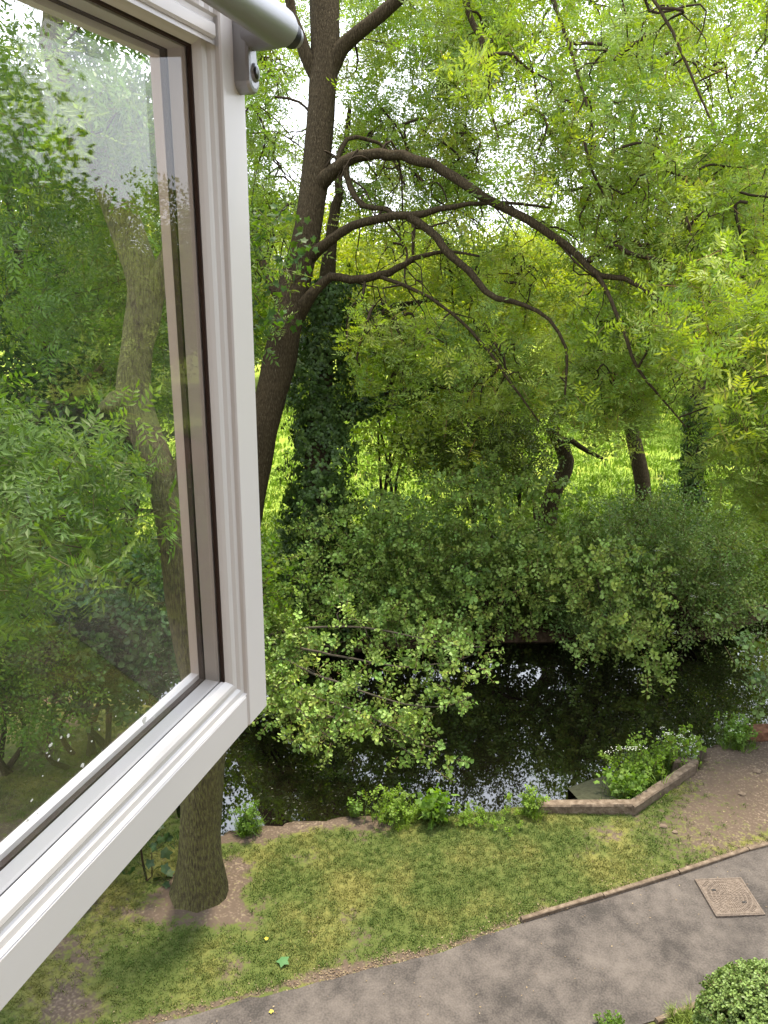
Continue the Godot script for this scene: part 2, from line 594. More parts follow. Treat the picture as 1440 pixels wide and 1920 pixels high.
func set_materials() -> void:
	M.leaf = leaf_mat(Color(0.95, 1.0, 0.3))
	M.leaf_dull = leaf_mat(Color(0.62, 0.68, 0.25), 0.45, 0.4)
	M.ivy = leaf_mat(Color(0.25, 0.3, 0.1), 0.35, 0.5)
	M.grass = leaf_mat(Color(0.5, 0.55, 0.2), 0.6, 0.3)
	M.bark = bark_mat([[0.0, Color(0.016, 0.011, 0.006)], [0.4, Color(0.034, 0.024, 0.012)], [0.62, Color(0.063, 0.046, 0.024)], [0.8, Color(0.09, 0.072, 0.04)], [0.9, Color(0.17, 0.15, 0.10)], [1.0, Color(0.24, 0.23, 0.16)]], 3)
	M.bark_moss = bark_mat([[0.0, Color(0.03, 0.025, 0.014)], [0.35, Color(0.07, 0.06, 0.032)], [0.55, Color(0.11, 0.1, 0.048)], [0.68, Color(0.13, 0.135, 0.038)], [0.8, Color(0.145, 0.13, 0.065)], [1.0, Color(0.22, 0.2, 0.13)]], 9)
	M.twig = mat(Color(0.04, 0.029, 0.018), 0.9, 0.2)
	M.twig_grey = mat(Color(0.08, 0.068, 0.05), 0.9, 0.2)
	M.white = mat(Color(0.6, 0.577, 0.565), 0.32, 0.5)
	M.white_bead = mat(Color(0.57, 0.547, 0.53), 0.3, 0.5)
	M.gasket = mat(Color(0.035, 0.022, 0.018), 0.8, 0.3)
	M.spacer = mat(Color(0.36, 0.35, 0.34), 0.5, 0.5)
	M.metal = mat(Color(0.33, 0.33, 0.345), 0.42, 0.5)
	M.metal.metallic = 0.75
	M.black = mat(Color(0.012, 0.012, 0.013), 0.35, 0.5)
	var g := mat(Color(1, 1, 1), 0.0, 0.3)
	g.metallic_specular = 0.45
	g.transparency = BaseMaterial3D.TRANSPARENCY_ALPHA
	g.albedo_color.a = 0.004
	M.glass = g
	M.dropping = mat(Color(0.75, 0.75, 0.72), 0.8, 0.3)
	M.rail = mat(Color(0.02, 0.024, 0.022), 0.5, 0.4)
	M.timber = mat(Color(0.09, 0.055, 0.035), 0.85, 0.3)
	var st := noise_img(256, 0.03, 5, 21)
	M.concrete = mat(Color.WHITE, 0.9, 0.3)
	M.concrete.albedo_texture = ramp_tex(st, [[0.0, Color(0.07, 0.052, 0.036)], [0.5, Color(0.14, 0.105, 0.075)], [1.0, Color(0.22, 0.175, 0.13)]])
	M.concrete.uv1_triplanar = true
	M.concrete.uv1_world_triplanar = true
	M.concrete.uv1_scale = Vector3(1.3, 1.3, 1.3)
	M.concrete.heightmap_enabled = true
	M.concrete.heightmap_texture = ImageTexture.create_from_image(noise_img(256, 0.08, 4, 22))
	M.concrete.heightmap_scale = 0.8
	M.slab = M.concrete.duplicate()
	M.slab.albedo_color = Color(0.62, 0.72, 0.66)
	M.coping = M.concrete.duplicate()
	M.coping.albedo_color = Color(1.0, 0.82, 0.75)
	M.iron = M.concrete.duplicate()
	M.iron.albedo_texture = ramp_tex(noise_img(256, 0.03, 4, 61), [[0.0, Color(0.105, 0.083, 0.067)], [0.5, Color(0.15, 0.12, 0.097)], [1.0, Color(0.2, 0.163, 0.133)]])
	M.iron.uv1_scale = Vector3(3, 3, 3)
	M.blossom = mat(Color(0.7, 0.7, 0.58), 0.7, 0.3)
	M.render_wall = mat(Color(0.3, 0.22, 0.17), 0.9, 0.3)
	M.room_wall = mat(Color(0.5, 0.48, 0.45), 0.9, 0.3)
	# leaf meshes
	S.ash = [spray_ash(101), spray_ash(102), spray_ash(103)]
	S.alder = [spray_round(201, 11, 0.068, 1, 0.27), spray_round(202, 10, 0.072, 1, 0.25), spray_round(203, 12, 0.063, 1, 0.3)]
	S.ivy = [spray_ivy(301), spray_ivy(302)]
	S.fine = [spray_fine(401), spray_fine(402)]
	S.maple = [spray_round(501, 6, 0.12, 2, 0.26), spray_round(502, 5, 0.13, 2, 0.22)]
	S.far = [spray_far(601, 22), spray_far(602, 26)]
	S.weed = [spray_round(701, 14, 0.045, 0, 0.14), spray_round(702, 11, 0.034, 1, 0.12)]
	rng.seed = 12

# ---------------------------------------------------------------- ground
func grassiness(x: float, z: float) -> float:
	# 1 lawn, 0 bare soil: the bare patches that the photograph shows
	var w := noise.get_noise_2d(x * 1.1, z * 1.1) * 0.35 + noise.get_noise_2d(x * 4.0 + 40.0, z * 4.0) * 0.22
	var g := 1.0
	# trodden soil on the right between path and bank
	var e := curve(NEAR_EDGE, x)
	var f := curve(PATH_FAR, x)
	var mid := (z - f) / minf(e - f, -0.3)      # 0 at the path, 1 at the bank
	var soil := smoothstep(2.3, 4.0, x + 0.3 * (mid - 0.5)) * smoothstep(-0.05, 0.18, mid) * (1.0 - 0.75 * smoothstep(0.55, 0.9, mid) * smoothstep(4.4, 3.2, x))
	g -= soil * (0.95 + w)
	# litter along the path's edge
	g -= (1.0 - smoothstep(0.02, 0.12 + w * 0.15, f - z)) * 0.8 if z < f else 0.3
	# soil ledge along the bank
	var ledge := (1.0 - smoothstep(0.10, 0.34, z - e + w * 0.25)) * smoothstep(-2.2, -1.5, x) * smoothstep(0.35, -0.1, x)
	g -= ledge * 1.1
	g -= (1.0 - smoothstep(0.12, 0.35, z - e + w * 0.2)) * smoothstep(3.7, 4.2, x)
	# round the foot of the trunk
	var d := Vector2(x - T1_BASE.x - 0.12, z - T1_BASE.z - 0.1).length()
	g -= (1.0 - smoothstep(0.28, 0.62, d + w * 0.5)) * 0.95
	# thin worn patches
	var worn := noise.get_noise_2d(x * 0.7 + 13.0, z * 0.9 - 7.0)
	g -= smoothstep(0.12, 0.5, worn + w * 0.7) * 0.55
	g -= smoothstep(-0.9, -2.6, x + w) * 0.28
	return clampf(g + w * 0.35, 0.0, 1.0)

func ground_y(x: float, z: float) -> float:
	var e := curve(NEAR_EDGE, x)
	var f := curve(FAR_EDGE, x)
	var n := noise.get_noise_2d(x * 0.5, z * 0.5)
	if z > (e + f) * 0.5:
		var t := smoothstep(0.02, 0.30, e - z + n * 0.1)
		var lip := 0.05 * (1.0 - smoothstep(0.0, 0.8, absf(z - e)))
		return n * 0.025 - lip - 1.5 * t
	var b := f - z
	var rise := lerpf(-1.4, WATER + 0.12, smoothstep(-0.7, 0.1, b))
	rise = lerpf(rise, -0.05, smoothstep(0.0, 2.6, b))
	rise += smoothstep(2.5, 30.0, b) * 0.1 + n * 0.12 * smoothstep(0.2, 1.5, b)
	return rise

func sheet(xs: PackedFloat32Array, zs: PackedFloat32Array, uvf: Callable, from_far := false) -> ArrayMesh:
	# with from_far the second list holds distances beyond the far bank's edge
	var v := PackedVector3Array()
	var n := PackedVector3Array()
	var uv := PackedVector2Array()
	var idx := PackedInt32Array()
	for zz in zs:
		for x in xs:
			var z: float = curve(FAR_EDGE, x) - zz if from_far else zz
			v.append(Vector3(x, ground_y(x, z), z))
			uv.append(uvf.call(x, z))
	var w := xs.size()
	n.resize(v.size())
	for j in zs.size():
		for i in w:
			var a := v[j * w + maxi(i - 1, 0)]
			var b := v[j * w + mini(i + 1, w - 1)]
			var c := v[maxi(j - 1, 0) * w + i]
			var d := v[mini(j + 1, zs.size() - 1) * w + i]
			var nn := (b - a).cross(d - c).normalized()
			n[j * w + i] = nn if nn.y > 0 else -nn
	for j in zs.size() - 1:
		for i in w - 1:
			var a := j * w + i
			idx.append_array([a, a + w, a + 1, a + 1, a + w, a + w + 1])
	var ar := []
	ar.resize(Mesh.ARRAY_MAX)
	ar[Mesh.ARRAY_VERTEX] = v; ar[Mesh.ARRAY_NORMAL] = n; ar[Mesh.ARRAY_TEX_UV] = uv; ar[Mesh.ARRAY_INDEX] = idx
	var m := ArrayMesh.new()
	m.add_surface_from_arrays(Mesh.PRIMITIVE_TRIANGLES, ar)
	return m

func lines(a: float, b: float, step: float, out_lo: float, out_hi: float) -> PackedFloat32Array:
	var o := PackedFloat32Array()
	var x := a
	while x <= b + 0.001:
		o.append(x); x += step
	var s := step
	while o[-1] < out_hi:
		s *= 1.35
		o.append(o[-1] + s)
	s = step
	while o[0] > out_lo:
		s *= 1.35
		o.insert(0, o[0] - s)
	return o

const TW := 1024
func build_ground() -> void:
	# the lawn's own colour map: 12 m by 12 m, about a centimetre a pixel
	lawn_mask.resize(256 * 256)
	for j in 256:
		for i in 256:
			lawn_mask[j * 256 + i] = grassiness(-6.0 + 12.0 * (i + 0.5) / 256.0, -12.0 + 12.0 * (j + 0.5) / 256.0)
	var n1 := noise_img(TW, 0.012, 4, 31); n1.convert(Image.FORMAT_L8)
	var n2 := noise_img(TW, 0.12, 3, 32); n2.convert(Image.FORMAT_L8)
	var n3 := noise_img(TW, 0.35, 2, 33); n3.convert(Image.FORMAT_L8)
	var d1 := n1.get_data()
	var d2 := n2.get_data()
	var d3 := n3.get_data()
	var out := PackedByteArray()
	out.resize(TW * TW * 3)
	var green := Color(0.075, 0.094, 0.026).linear_to_srgb()
	var yellow := Color(0.15, 0.145, 0.044).linear_to_srgb()
	var soil := Color(0.09, 0.067, 0.05).linear_to_srgb()
	var pale := Color(0.235, 0.182, 0.14).linear_to_srgb()
	for j in TW:
		for i in TW:
			var k := j * TW + i
			var fi := minf(i * 0.25, 254.0)
			var fj := minf(j * 0.25, 254.0)
			var i0 := int(fi)
			var j0 := int(fj)
			var q := j0 * 256 + i0
			var tx := fi - i0
			var ty := fj - j0
			var g: float = (lawn_mask[q] * (1.0 - tx) + lawn_mask[q + 1] * tx) * (1.0 - ty) + (lawn_mask[q + 256] * (1.0 - tx) + lawn_mask[q + 257] * tx) * ty
			var a := d1[k] / 255.0
			var b := d2[k] / 255.0
			var c := d3[k] / 255.0
			g = clampf((g - 0.45 + (b - 0.5) * 0.9 + (c - 0.5) * 0.7) * 3.0 + 0.5, 0.0, 1.0)
			var yl := clampf((a - 0.42) * 2.2 + (b - 0.5) * 0.9 + (c - 0.5) * 0.8, 0.0, 1.0)
			var br := clampf((c - 0.55) * 3.0 + (b - 0.5) * 1.5 + (a - 0.5), 0.0, 1.0)
			var rr := lerpf(lerpf(soil.r, pale.r, br), lerpf(green.r, yellow.r, yl), g)
			var gg := lerpf(lerpf(soil.g, pale.g, br), lerpf(green.g, yellow.g, yl), g)
			var bb := lerpf(lerpf(soil.b, pale.b, br), lerpf(green.b, yellow.b, yl), g)
			out[k * 3] = int(rr * 255); out[k * 3 + 1] = int(gg * 255); out[k * 3 + 2] = int(bb * 255)
	var lawn_m := mat(Color.WHITE, 0.95, 0.2)
	lawn_m.albedo_texture = ImageTexture.create_from_image(Image.create_from_data(TW, TW, false, Image.FORMAT_RGB8, out))
	lawn_m.heightmap_enabled = true
	lawn_m.heightmap_texture = ImageTexture.create_from_image(n2)
	lawn_m.heightmap_scale = 1.5
	var xs := lines(-9.0, 9.0, 0.12, -150.0, 150.0)
	var zn := PackedFloat32Array()
	var z := 40.0
	while z > 1.0:
		zn.append(z); z -= 3.0
	while z > -12.05:
		zn.append(z); z -= 0.09
	tag(obj("lawn", sheet(xs, zn, func(x, zz): return Vector2((x + 6.0) / 12.0, (zz + 12.0) / 12.0)), lawn_m), "", "", "", "structure")
	var field_m := mat(Color.WHITE, 0.95, 0.2)
	field_m.albedo_texture = ramp_tex(noise_img(512, 0.02, 5, 35), [[0.0, Color(0.14, 0.21, 0.03)], [0.5, Color(0.23, 0.31, 0.04)], [0.8, Color(0.29, 0.33, 0.055)], [1.0, Color(0.38, 0.32, 0.14)]])
	var xf := lines(-14.0, 14.0, 0.25, -200.0, 200.0)
	var strip := func(b0: float, b1: float, step: float, grow_by: float) -> PackedFloat32Array:
		var o := PackedFloat32Array()
		var q := b0
		var stp := step
		while q < b1:
			o.append(q)
			q += stp
			stp *= grow_by
		o.append(b1)
		return o
	tag(obj("field", sheet(xf, strip.call(2.4, 420.0, 0.3, 1.1), func(x, zz): return Vector2(x / 9.0, zz / 9.0), true), field_m), "", "", "", "structure")
	var bank_m := mat(Color.WHITE, 0.95, 0.2)
	bank_m.albedo_texture = ramp_tex(noise_img(512, 0.05, 4, 36), [[0.0, Color(0.03, 0.02, 0.013)], [0.5, Color(0.075, 0.05, 0.032)], [1.0, Color(0.15, 0.105, 0.07)]])
	tag(obj("far_bank", sheet(xf, strip.call(-3.0, 2.4, 0.15, 1.0), func(x, zz): return Vector2(x / 3.0, zz / 3.0), true), bank_m), "", "", "", "structure")
	# water
	var wm := mat(Color(0.004, 0.003, 0.002), 0.015, 1.0)
	wm.clearcoat_enabled = true
	wm.clearcoat = 1.0
	wm.clearcoat_roughness = 0.015
	wm.normal_enabled = true
	var wn := noise_img(512, 0.012, 3, 41)
	wn.bump_map_to_normal_map(1.5)
	wm.normal_texture = ImageTexture.create_from_image(wn)
	wm.normal_scale = 0.012
	wm.uv1_scale = Vector3(40, 40, 1)
	var ws := Shape.new()
	var wi := ws.v.size()
	ws.vert(Vector3(-100, WATER, -40), Vector3.UP, Vector2(0, 0)); ws.vert(Vector3(100, WATER, -40), Vector3.UP, Vector2(1, 0))
	ws.vert(Vector3(100, WATER, 0), Vector3.UP, Vector2(1, 0.2)); ws.vert(Vector3(-100, WATER, 0), Vector3.UP, Vector2(0, 0.2))
	ws.idx.append_array([wi, wi + 1, wi + 2, wi, wi + 2, wi + 3])
	tag(obj("stream_water", ws, wm), "", "", "", "structure")
	# grass blades
	S.tuft = [tuft(801, 10, 0.032, 0.035, 0.006), tuft(802, 9, 0.026, 0.04, 0.006)]
	rng.seed = 77
	var bufs := [PackedFloat32Array(), PackedFloat32Array()]
	for k in 80000:
		var x := rnd(-4.6, 6.0)
		var zz := rnd(-10.0, -4.3)
		var e := curve(NEAR_EDGE, x)
		var f := curve(PATH_FAR, x)
		if zz < e + 0.03 or zz > f - 0.05: continue
		var gi := lawn_mask[clampi(int((zz + 12.0) / 12.0 * 256), 0, 255) * 256 + clampi(int((x + 6.0) / 12.0 * 256), 0, 255)]
		if rng.randf() > gi * gi * 1.15: continue
		var px := clampi(int((x + 6.0) / 12.0 * TW), 0, TW - 1)
		var pz := clampi(int((zz + 12.0) / 12.0 * TW), 0, TW - 1)
		var yl := clampf((d1[pz * TW + px] / 255.0 - 0.42) * 2.2 + rnd(-0.3, 0.3), 0.0, 1.0)
		var c := Color(0.08, 0.125, 0.026).lerp(Color(0.185, 0.182, 0.052), yl) * rnd(0.75, 1.2)
		put(bufs[k % 2], Vector3(x, ground_y(x, zz) - 0.004, zz), Vector3(rnd(-0.15, 0.15), 1, rnd(-0.15, 0.15)), rnd(0, TAU), rnd(0.6, 1.15), c)
	for k in 2:
		tag(many("lawn_grass", S.tuft[k], M.grass, bufs[k]), "short patchy mown grass between the path and the stream", "grass", "lawn grass")

# ---------------------------------------------------------------- house and window
var SU: Vector3   # along the sash, away from its hinge
var SW: Vector3   # out of the sash towards the room side
var CORNER: Vector3
func build_house() -> void:
	var yaw := deg_to_rad(17.25)
	SU = Vector3(sin(yaw), 0, -cos(yaw))
	SW = Vector3(cos(yaw), 0, sin(yaw))
	CORNER = EYE + ray(497, 1330) * 0.8
	var o := thing("house", CORNER + SU * -0.93, "brown rendered house wall with the open window and its room", "house")
	o.basis = Basis(SU, Vector3.UP, SW)
	o.position.y = 0.0
	o.set_meta("own_axes", true)
	var y0 := CORNER.y - 0.06
	var y1 := CORNER.y + 1.25
	var s := Shape.new()
	s.box(Vector3(-0.3, -0.3, -4.0), Vector3(0, y0, 6.0))
	s.box(Vector3(-0.3, y1, -4.0), Vector3(0, 9.0, 6.0))
	s.box(Vector3(-0.3, y0, -4.0), Vector3(0, y1, -0.07))
	s.box(Vector3(-0.3, y0, 1.35), Vector3(0, y1, 6.0))
	obj("wall", s, M.render_wall, o)
	s = Shape.new()
	s.box(Vector3(-4.0, y0 - 0.95, -3.0), Vector3(-0.3, y0 - 0.85, 4.0))
	s.box(Vector3(-4.0, y1 + 0.3, -3.0), Vector3(-0.3, y1 + 0.4, 4.0))
	s.box(Vector3(-4.1, y0 - 0.95, -3.0), Vector3(-4.0, y1 + 0.4, 4.0))
	s.box(Vector3(-4.0, y0 - 0.85, -3.1), Vector3(-0.3, y1 + 0.3, -3.0))
	s.box(Vector3(-4.0, y0 - 0.85, 4.0), Vector3(-0.3, y1 + 0.3, 4.1))
	obj("room", s, M.room_wall, o)
	s = Shape.new()
	s.box(Vector3(-0.12, y0 - 0.04, -0.1), Vector3(0.06, y0 + 0.004, 1.38), 0.006)
	obj("window_sill", s, M.white, o)
	s = Shape.new()
	s.box(Vector3(-0.09, y0 + 0.004, -0.068), Vector3(-0.02, y1 - 0.002, -0.012), 0.004)
	s.box(Vector3(-0.09, y0 + 0.004, 1.29), Vector3(-0.02, y1 - 0.002, 1.348), 0.004)
	s.box(Vector3(-0.09, y1 - 0.06, -0.01), Vector3(-0.02, y1 - 0.002, 1.288), 0.004)
	obj("window_frame", s, M.white, o)

# moulding: profile points [p from the sash's outer edge, w] swept along one side of a rectangle
func mould(s: Shape, prof: Array, f: Callable) -> void:
	for i in prof.size() - 1:
		var a0: Vector3 = f.call(prof[i][0], prof[i][1], 0)
		var a1: Vector3 = f.call(prof[i][0], prof[i][1], 1)
		var b0: Vector3 = f.call(prof[i + 1][0], prof[i + 1][1], 0)
		var b1: Vector3 = f.call(prof[i + 1][0], prof[i + 1][1], 1)
		s.quad_out(a0, a1, b1, b0, Vector3(0, 0, 1) + Vector3(0.01, 0.02, 0))

func build_window() -> void:
	var o := thing("casement_window", CORNER, "open white casement sash with double glazing and a grey handle", "window")
	o.basis = Basis(SU, Vector3.UP, SW)
	o.set_meta("own_axes", true)
	var W := 0.90         # width of the sash
	var HT := 1.15        # height of the sash
	var E := 0.006        # the stile's free edge
	var TL := 0.575       # under side of the glazing bar
	var TH := 0.602
	# flat faces: stiles run full height, rails butt against them
	var s := Shape.new()
	s.box(Vector3(-0.034, 0, -0.046), Vector3(E, HT, 0), 0.0022)
	obj("stile", s, M.white, o)
	s = Shape.new()
	s.box(Vector3(-W, 0, -0.046), Vector3(-W + 0.034, HT, 0), 0.0022)
	obj("stile", s, M.white, o)
	s = Shape.new()
	s.box(Vector3(-W + 0.0344, 0.0004, -0.046), Vector3(-0.0344, 0.0362, -0.0006), 0.0022)
	obj("bottom_rail", s, M.white, o)
	s = Shape.new()
	s.box(Vector3(-W + 0.0344, HT - 0.038, -0.046), Vector3(-0.0344, HT - 0.0004, -0.0006), 0.0022)
	obj("top_rail", s, M.white, o)
	# room-side beads
	var prof := [[0.0342, -0.0008], [0.0354, -0.0036], [0.0402, -0.0042], [0.0430, -0.0066], [0.0460, -0.0066], [0.0485, -0.0050], [0.0520, -0.0056], [0.0550, -0.0078], [0.0575, -0.0102], [0.0580, -0.0135]]
	var bead := func(v0: float, v1: float, called: String) -> void:
		var b := Shape.new()
		mould(b, prof, func(p, w, k): return Vector3(-p, (v0 + p - 0.034) if k == 0 else (v1 - p + 0.034), w))
		mould(b, prof, func(p, w, k): return Vector3(-W + p, (v0 + p - 0.034) if k == 0 else (v1 - p + 0.034), w))
		mould(b, prof, func(p, w, k): return Vector3(-p if k == 0 else -W + p, v0 + p - 0.034, w))
		mould(b, prof, func(p, w, k): return Vector3(-p if k == 0 else -W + p, v1 - p + 0.034, w))
		obj(called, b, M.white_bead, o)
	bead.call(0.036, TL + 0.024, "glazing_bead")
	bead.call(TH - 0.024, HT - 0.038, "glazing_bead")
	# gasket, panes, spacer and outer bead of each light
	var ring := func(p0: float, p1: float, v0: float, v1: float, w0: float, w1: float, m: Material, called: String) -> void:
		var b := Shape.new()
		b.box(Vector3(-p1, v0, w0), Vector3(-p0, v1, w1))
		b.box(Vector3(-W + p0, v0, w0), Vector3(-W + p1, v1, w1))
		b.box(Vector3(-W + p1, v0, w0), Vector3(-p1, v0 + p1 - p0, w1))
		b.box(Vector3(-W + p1, v1 - p1 + p0, w0), Vector3(-p1, v1, w1))
		obj(called, b, m, o)
	for lt in [[0.046, TL + 0.012], [TH - 0.012, HT - 0.048]]:
		var v0: float = lt[0]
		var v1: float = lt[1]
		ring.call(0.046, 0.0592, v0, v1, -0.0135, -0.0105, M.gasket, "gasket")
		ring.call(0.046, 0.0600, v0, v1, -0.0290, -0.0150, M.spacer, "spacer_bar")
		ring.call(0.046, 0.0600, v0, v1, -0.0355, -0.0310, M.gasket, "gasket")
		ring.call(0.042, 0.0600, v0, v1, -0.0440, -0.0358, M.white_bead, "outer_bead")
		for w in [-0.0142, -0.0300]:
			var g := Shape.new()
			g.quad_out(Vector3(-0.047, v0, w), Vector3(-0.047, v1, w), Vector3(-W + 0.047, v1, w), Vector3(-W + 0.047, v0, w), Vector3(0, 0, 1))
			obj("pane", g, M.glass, o)
	# glazing bar between the two lights
	s = Shape.new()
	s.box(Vector3(-W + 0.05, TL + 0.0006, -0.044), Vector3(-0.047, TH - 0.0006, -0.0104))
	s.box(Vector3(-W + 0.0365, TL + 0.0082, -0.0103), Vector3(-0.0362, TH - 0.0082, -0.0012), 0.0015)
	obj("glazing_bar", s, M.white, o)
	# bird droppings and dried drops on the outer pane
	for q in [[270, 1352, 9], [128, 1380, 5], [115, 1382, 4], [95, 1397, 5], [155, 1435, 6], [186, 1368, 3], [92, 1418, 3], [60, 1500, 4], [52, 1538, 5], [110, 1425, 3], [172, 1390, 3], [255, 1336, 3], [88, 1412, 3], [80, 1455, 2], [70, 1525, 3], [133, 1408, 2], [289, 1344, 3], [217, 1343, 2]]:
		var d := ray(q[0], q[1])
		var tt := ((CORNER - EYE).dot(SW) - 0.0297) / d.dot(SW)
		var c := EYE + d * tt - CORNER
		var ct := Vector3(c.dot(SU), c.y, -0.0297)
		var sp := Shape.new()
		var rr: float = q[2] / F * tt * 0.75
		var last := Vector3.ZERO
		for k in 9:
			var a := TAU * k / 8.0
			var o2 := ct + Vector3(cos(a) * 1.3, sin(a) * 1.0, 0) * rr * rnd(0.5, 1.3)
			if k > 0:
				sp.tri(ct + Vector3(0, 0, 0.0006), last, o2)
				sp.tri(ct + Vector3(0, 0, 0.0006), o2, last)
			last = o2
		obj("speck", sp, M.dropping, o)
	build_handle(o)

func build_handle(sash: Node3D) -> void:
	var h := Node3D.new()
	h.name = "handle"
	h.set_meta("own_axes", true)
	sash.add_child(h)
	# rounded backplate
	var s := Shape.new()
	var outline := func(k: int, inset: float, w: float) -> Vector3:
		var a := TAU * k / 24.0
		var rr := 0.0105 - inset
		var cy := 0.640 if sin(a) >= 0.0 else 0.562
		return Vector3(-0.003 + cos(a) * rr, cy + sin(a) * rr, w)
	var levels := [[0.0, 0.0], [0.0, 0.010], [0.0016, 0.0122], [0.004, 0.0128]]
	for i in levels.size() - 1:
		for k in 24:
			var a: Vector3 = outline.call(k, levels[i][0], levels[i][1])
			var b: Vector3 = outline.call(k + 1, levels[i][0], levels[i][1])
			var c: Vector3 = outline.call(k + 1, levels[i + 1][0], levels[i + 1][1])
			var d: Vector3 = outline.call(k, levels[i + 1][0], levels[i + 1][1])
			s.quad_out(a, b, c, d, Vector3(cos(TAU * (k + 0.5) / 24.0), sin(TAU * (k + 0.5) / 24.0), 0.3))
	for k in 24:
		s.tri(Vector3(-0.003, 0.6, 0.0128), outline.call(k + 1, 0.004, 0.0128), outline.call(k, 0.004, 0.0128))
	obj("backplate", s, M.metal, h)
	# screw cover below the neck
	s = Shape.new()
	s.tube([Vector3(-0.003, 0.5665, 0.0125), Vector3(-0.003, 0.5665, 0.0142)], [0.0072, 0.0062], 18)
	obj("screw_cover", s, M.metal, h)
	s = Shape.new()
	s.tube([Vector3(-0.003, 0.5665, 0.0142), Vector3(-0.003, 0.5665, 0.0146)], [0.0046, 0.0042], 18)
	obj("screw_recess", s, M.black, h)
	# neck swelling into the lever
	s = Shape.new()
	s.tube([Vector3(-0.004, 0.592, 0.010), Vector3(-0.008, 0.591, 0.022), Vector3(-0.018, 0.590, 0.034), Vector3(-0.028, 0.590, 0.046)], [0.0105, 0.0108, 0.0118, 0.0132], 20)
	obj("neck", s, M.metal, h)
	s = Shape.new()
	var lp := []
	var lr := []
	for q in [[-0.018, 0.0085], [-0.020, 0.0115], [-0.026, 0.0132], [-0.038, 0.0138], [-0.056, 0.0134], [-0.083, 0.0126], [-0.113, 0.0120], [-0.138, 0.0115], [-0.146, 0.0092], [-0.149, 0.004]]:
		lp.append(Vector3(q[0], 0.590, 0.046))
		lr.append(q[1])
	s.tube(lp, lr, 24)
	obj("lever", s, M.metal, h)
	# lock barrel in the end of the lever
	s = Shape.new()
	s.tube([Vector3(-0.022, 0.587, 0.049), Vector3(-0.0125, 0.586, 0.0515), Vector3(-0.011, 0.586, 0.0518)], [0.0076, 0.0076, 0.0066], 20)
	obj("lock_barrel", s, M.metal, h)
	s = Shape.new()
	s.tube([Vector3(-0.026, 0.587, 0.048), Vector3(-0.016, 0.5865, 0.0508)], [0.0088, 0.0088], 20)
	obj("lock_collar", s, M.black, h)
	s = Shape.new()
	s.tube([Vector3(-0.0112, 0.586, 0.0518), Vector3(-0.0105, 0.586, 0.052)], [0.0052, 0.0048], 16)
	obj("keyhole", s, M.black, h)

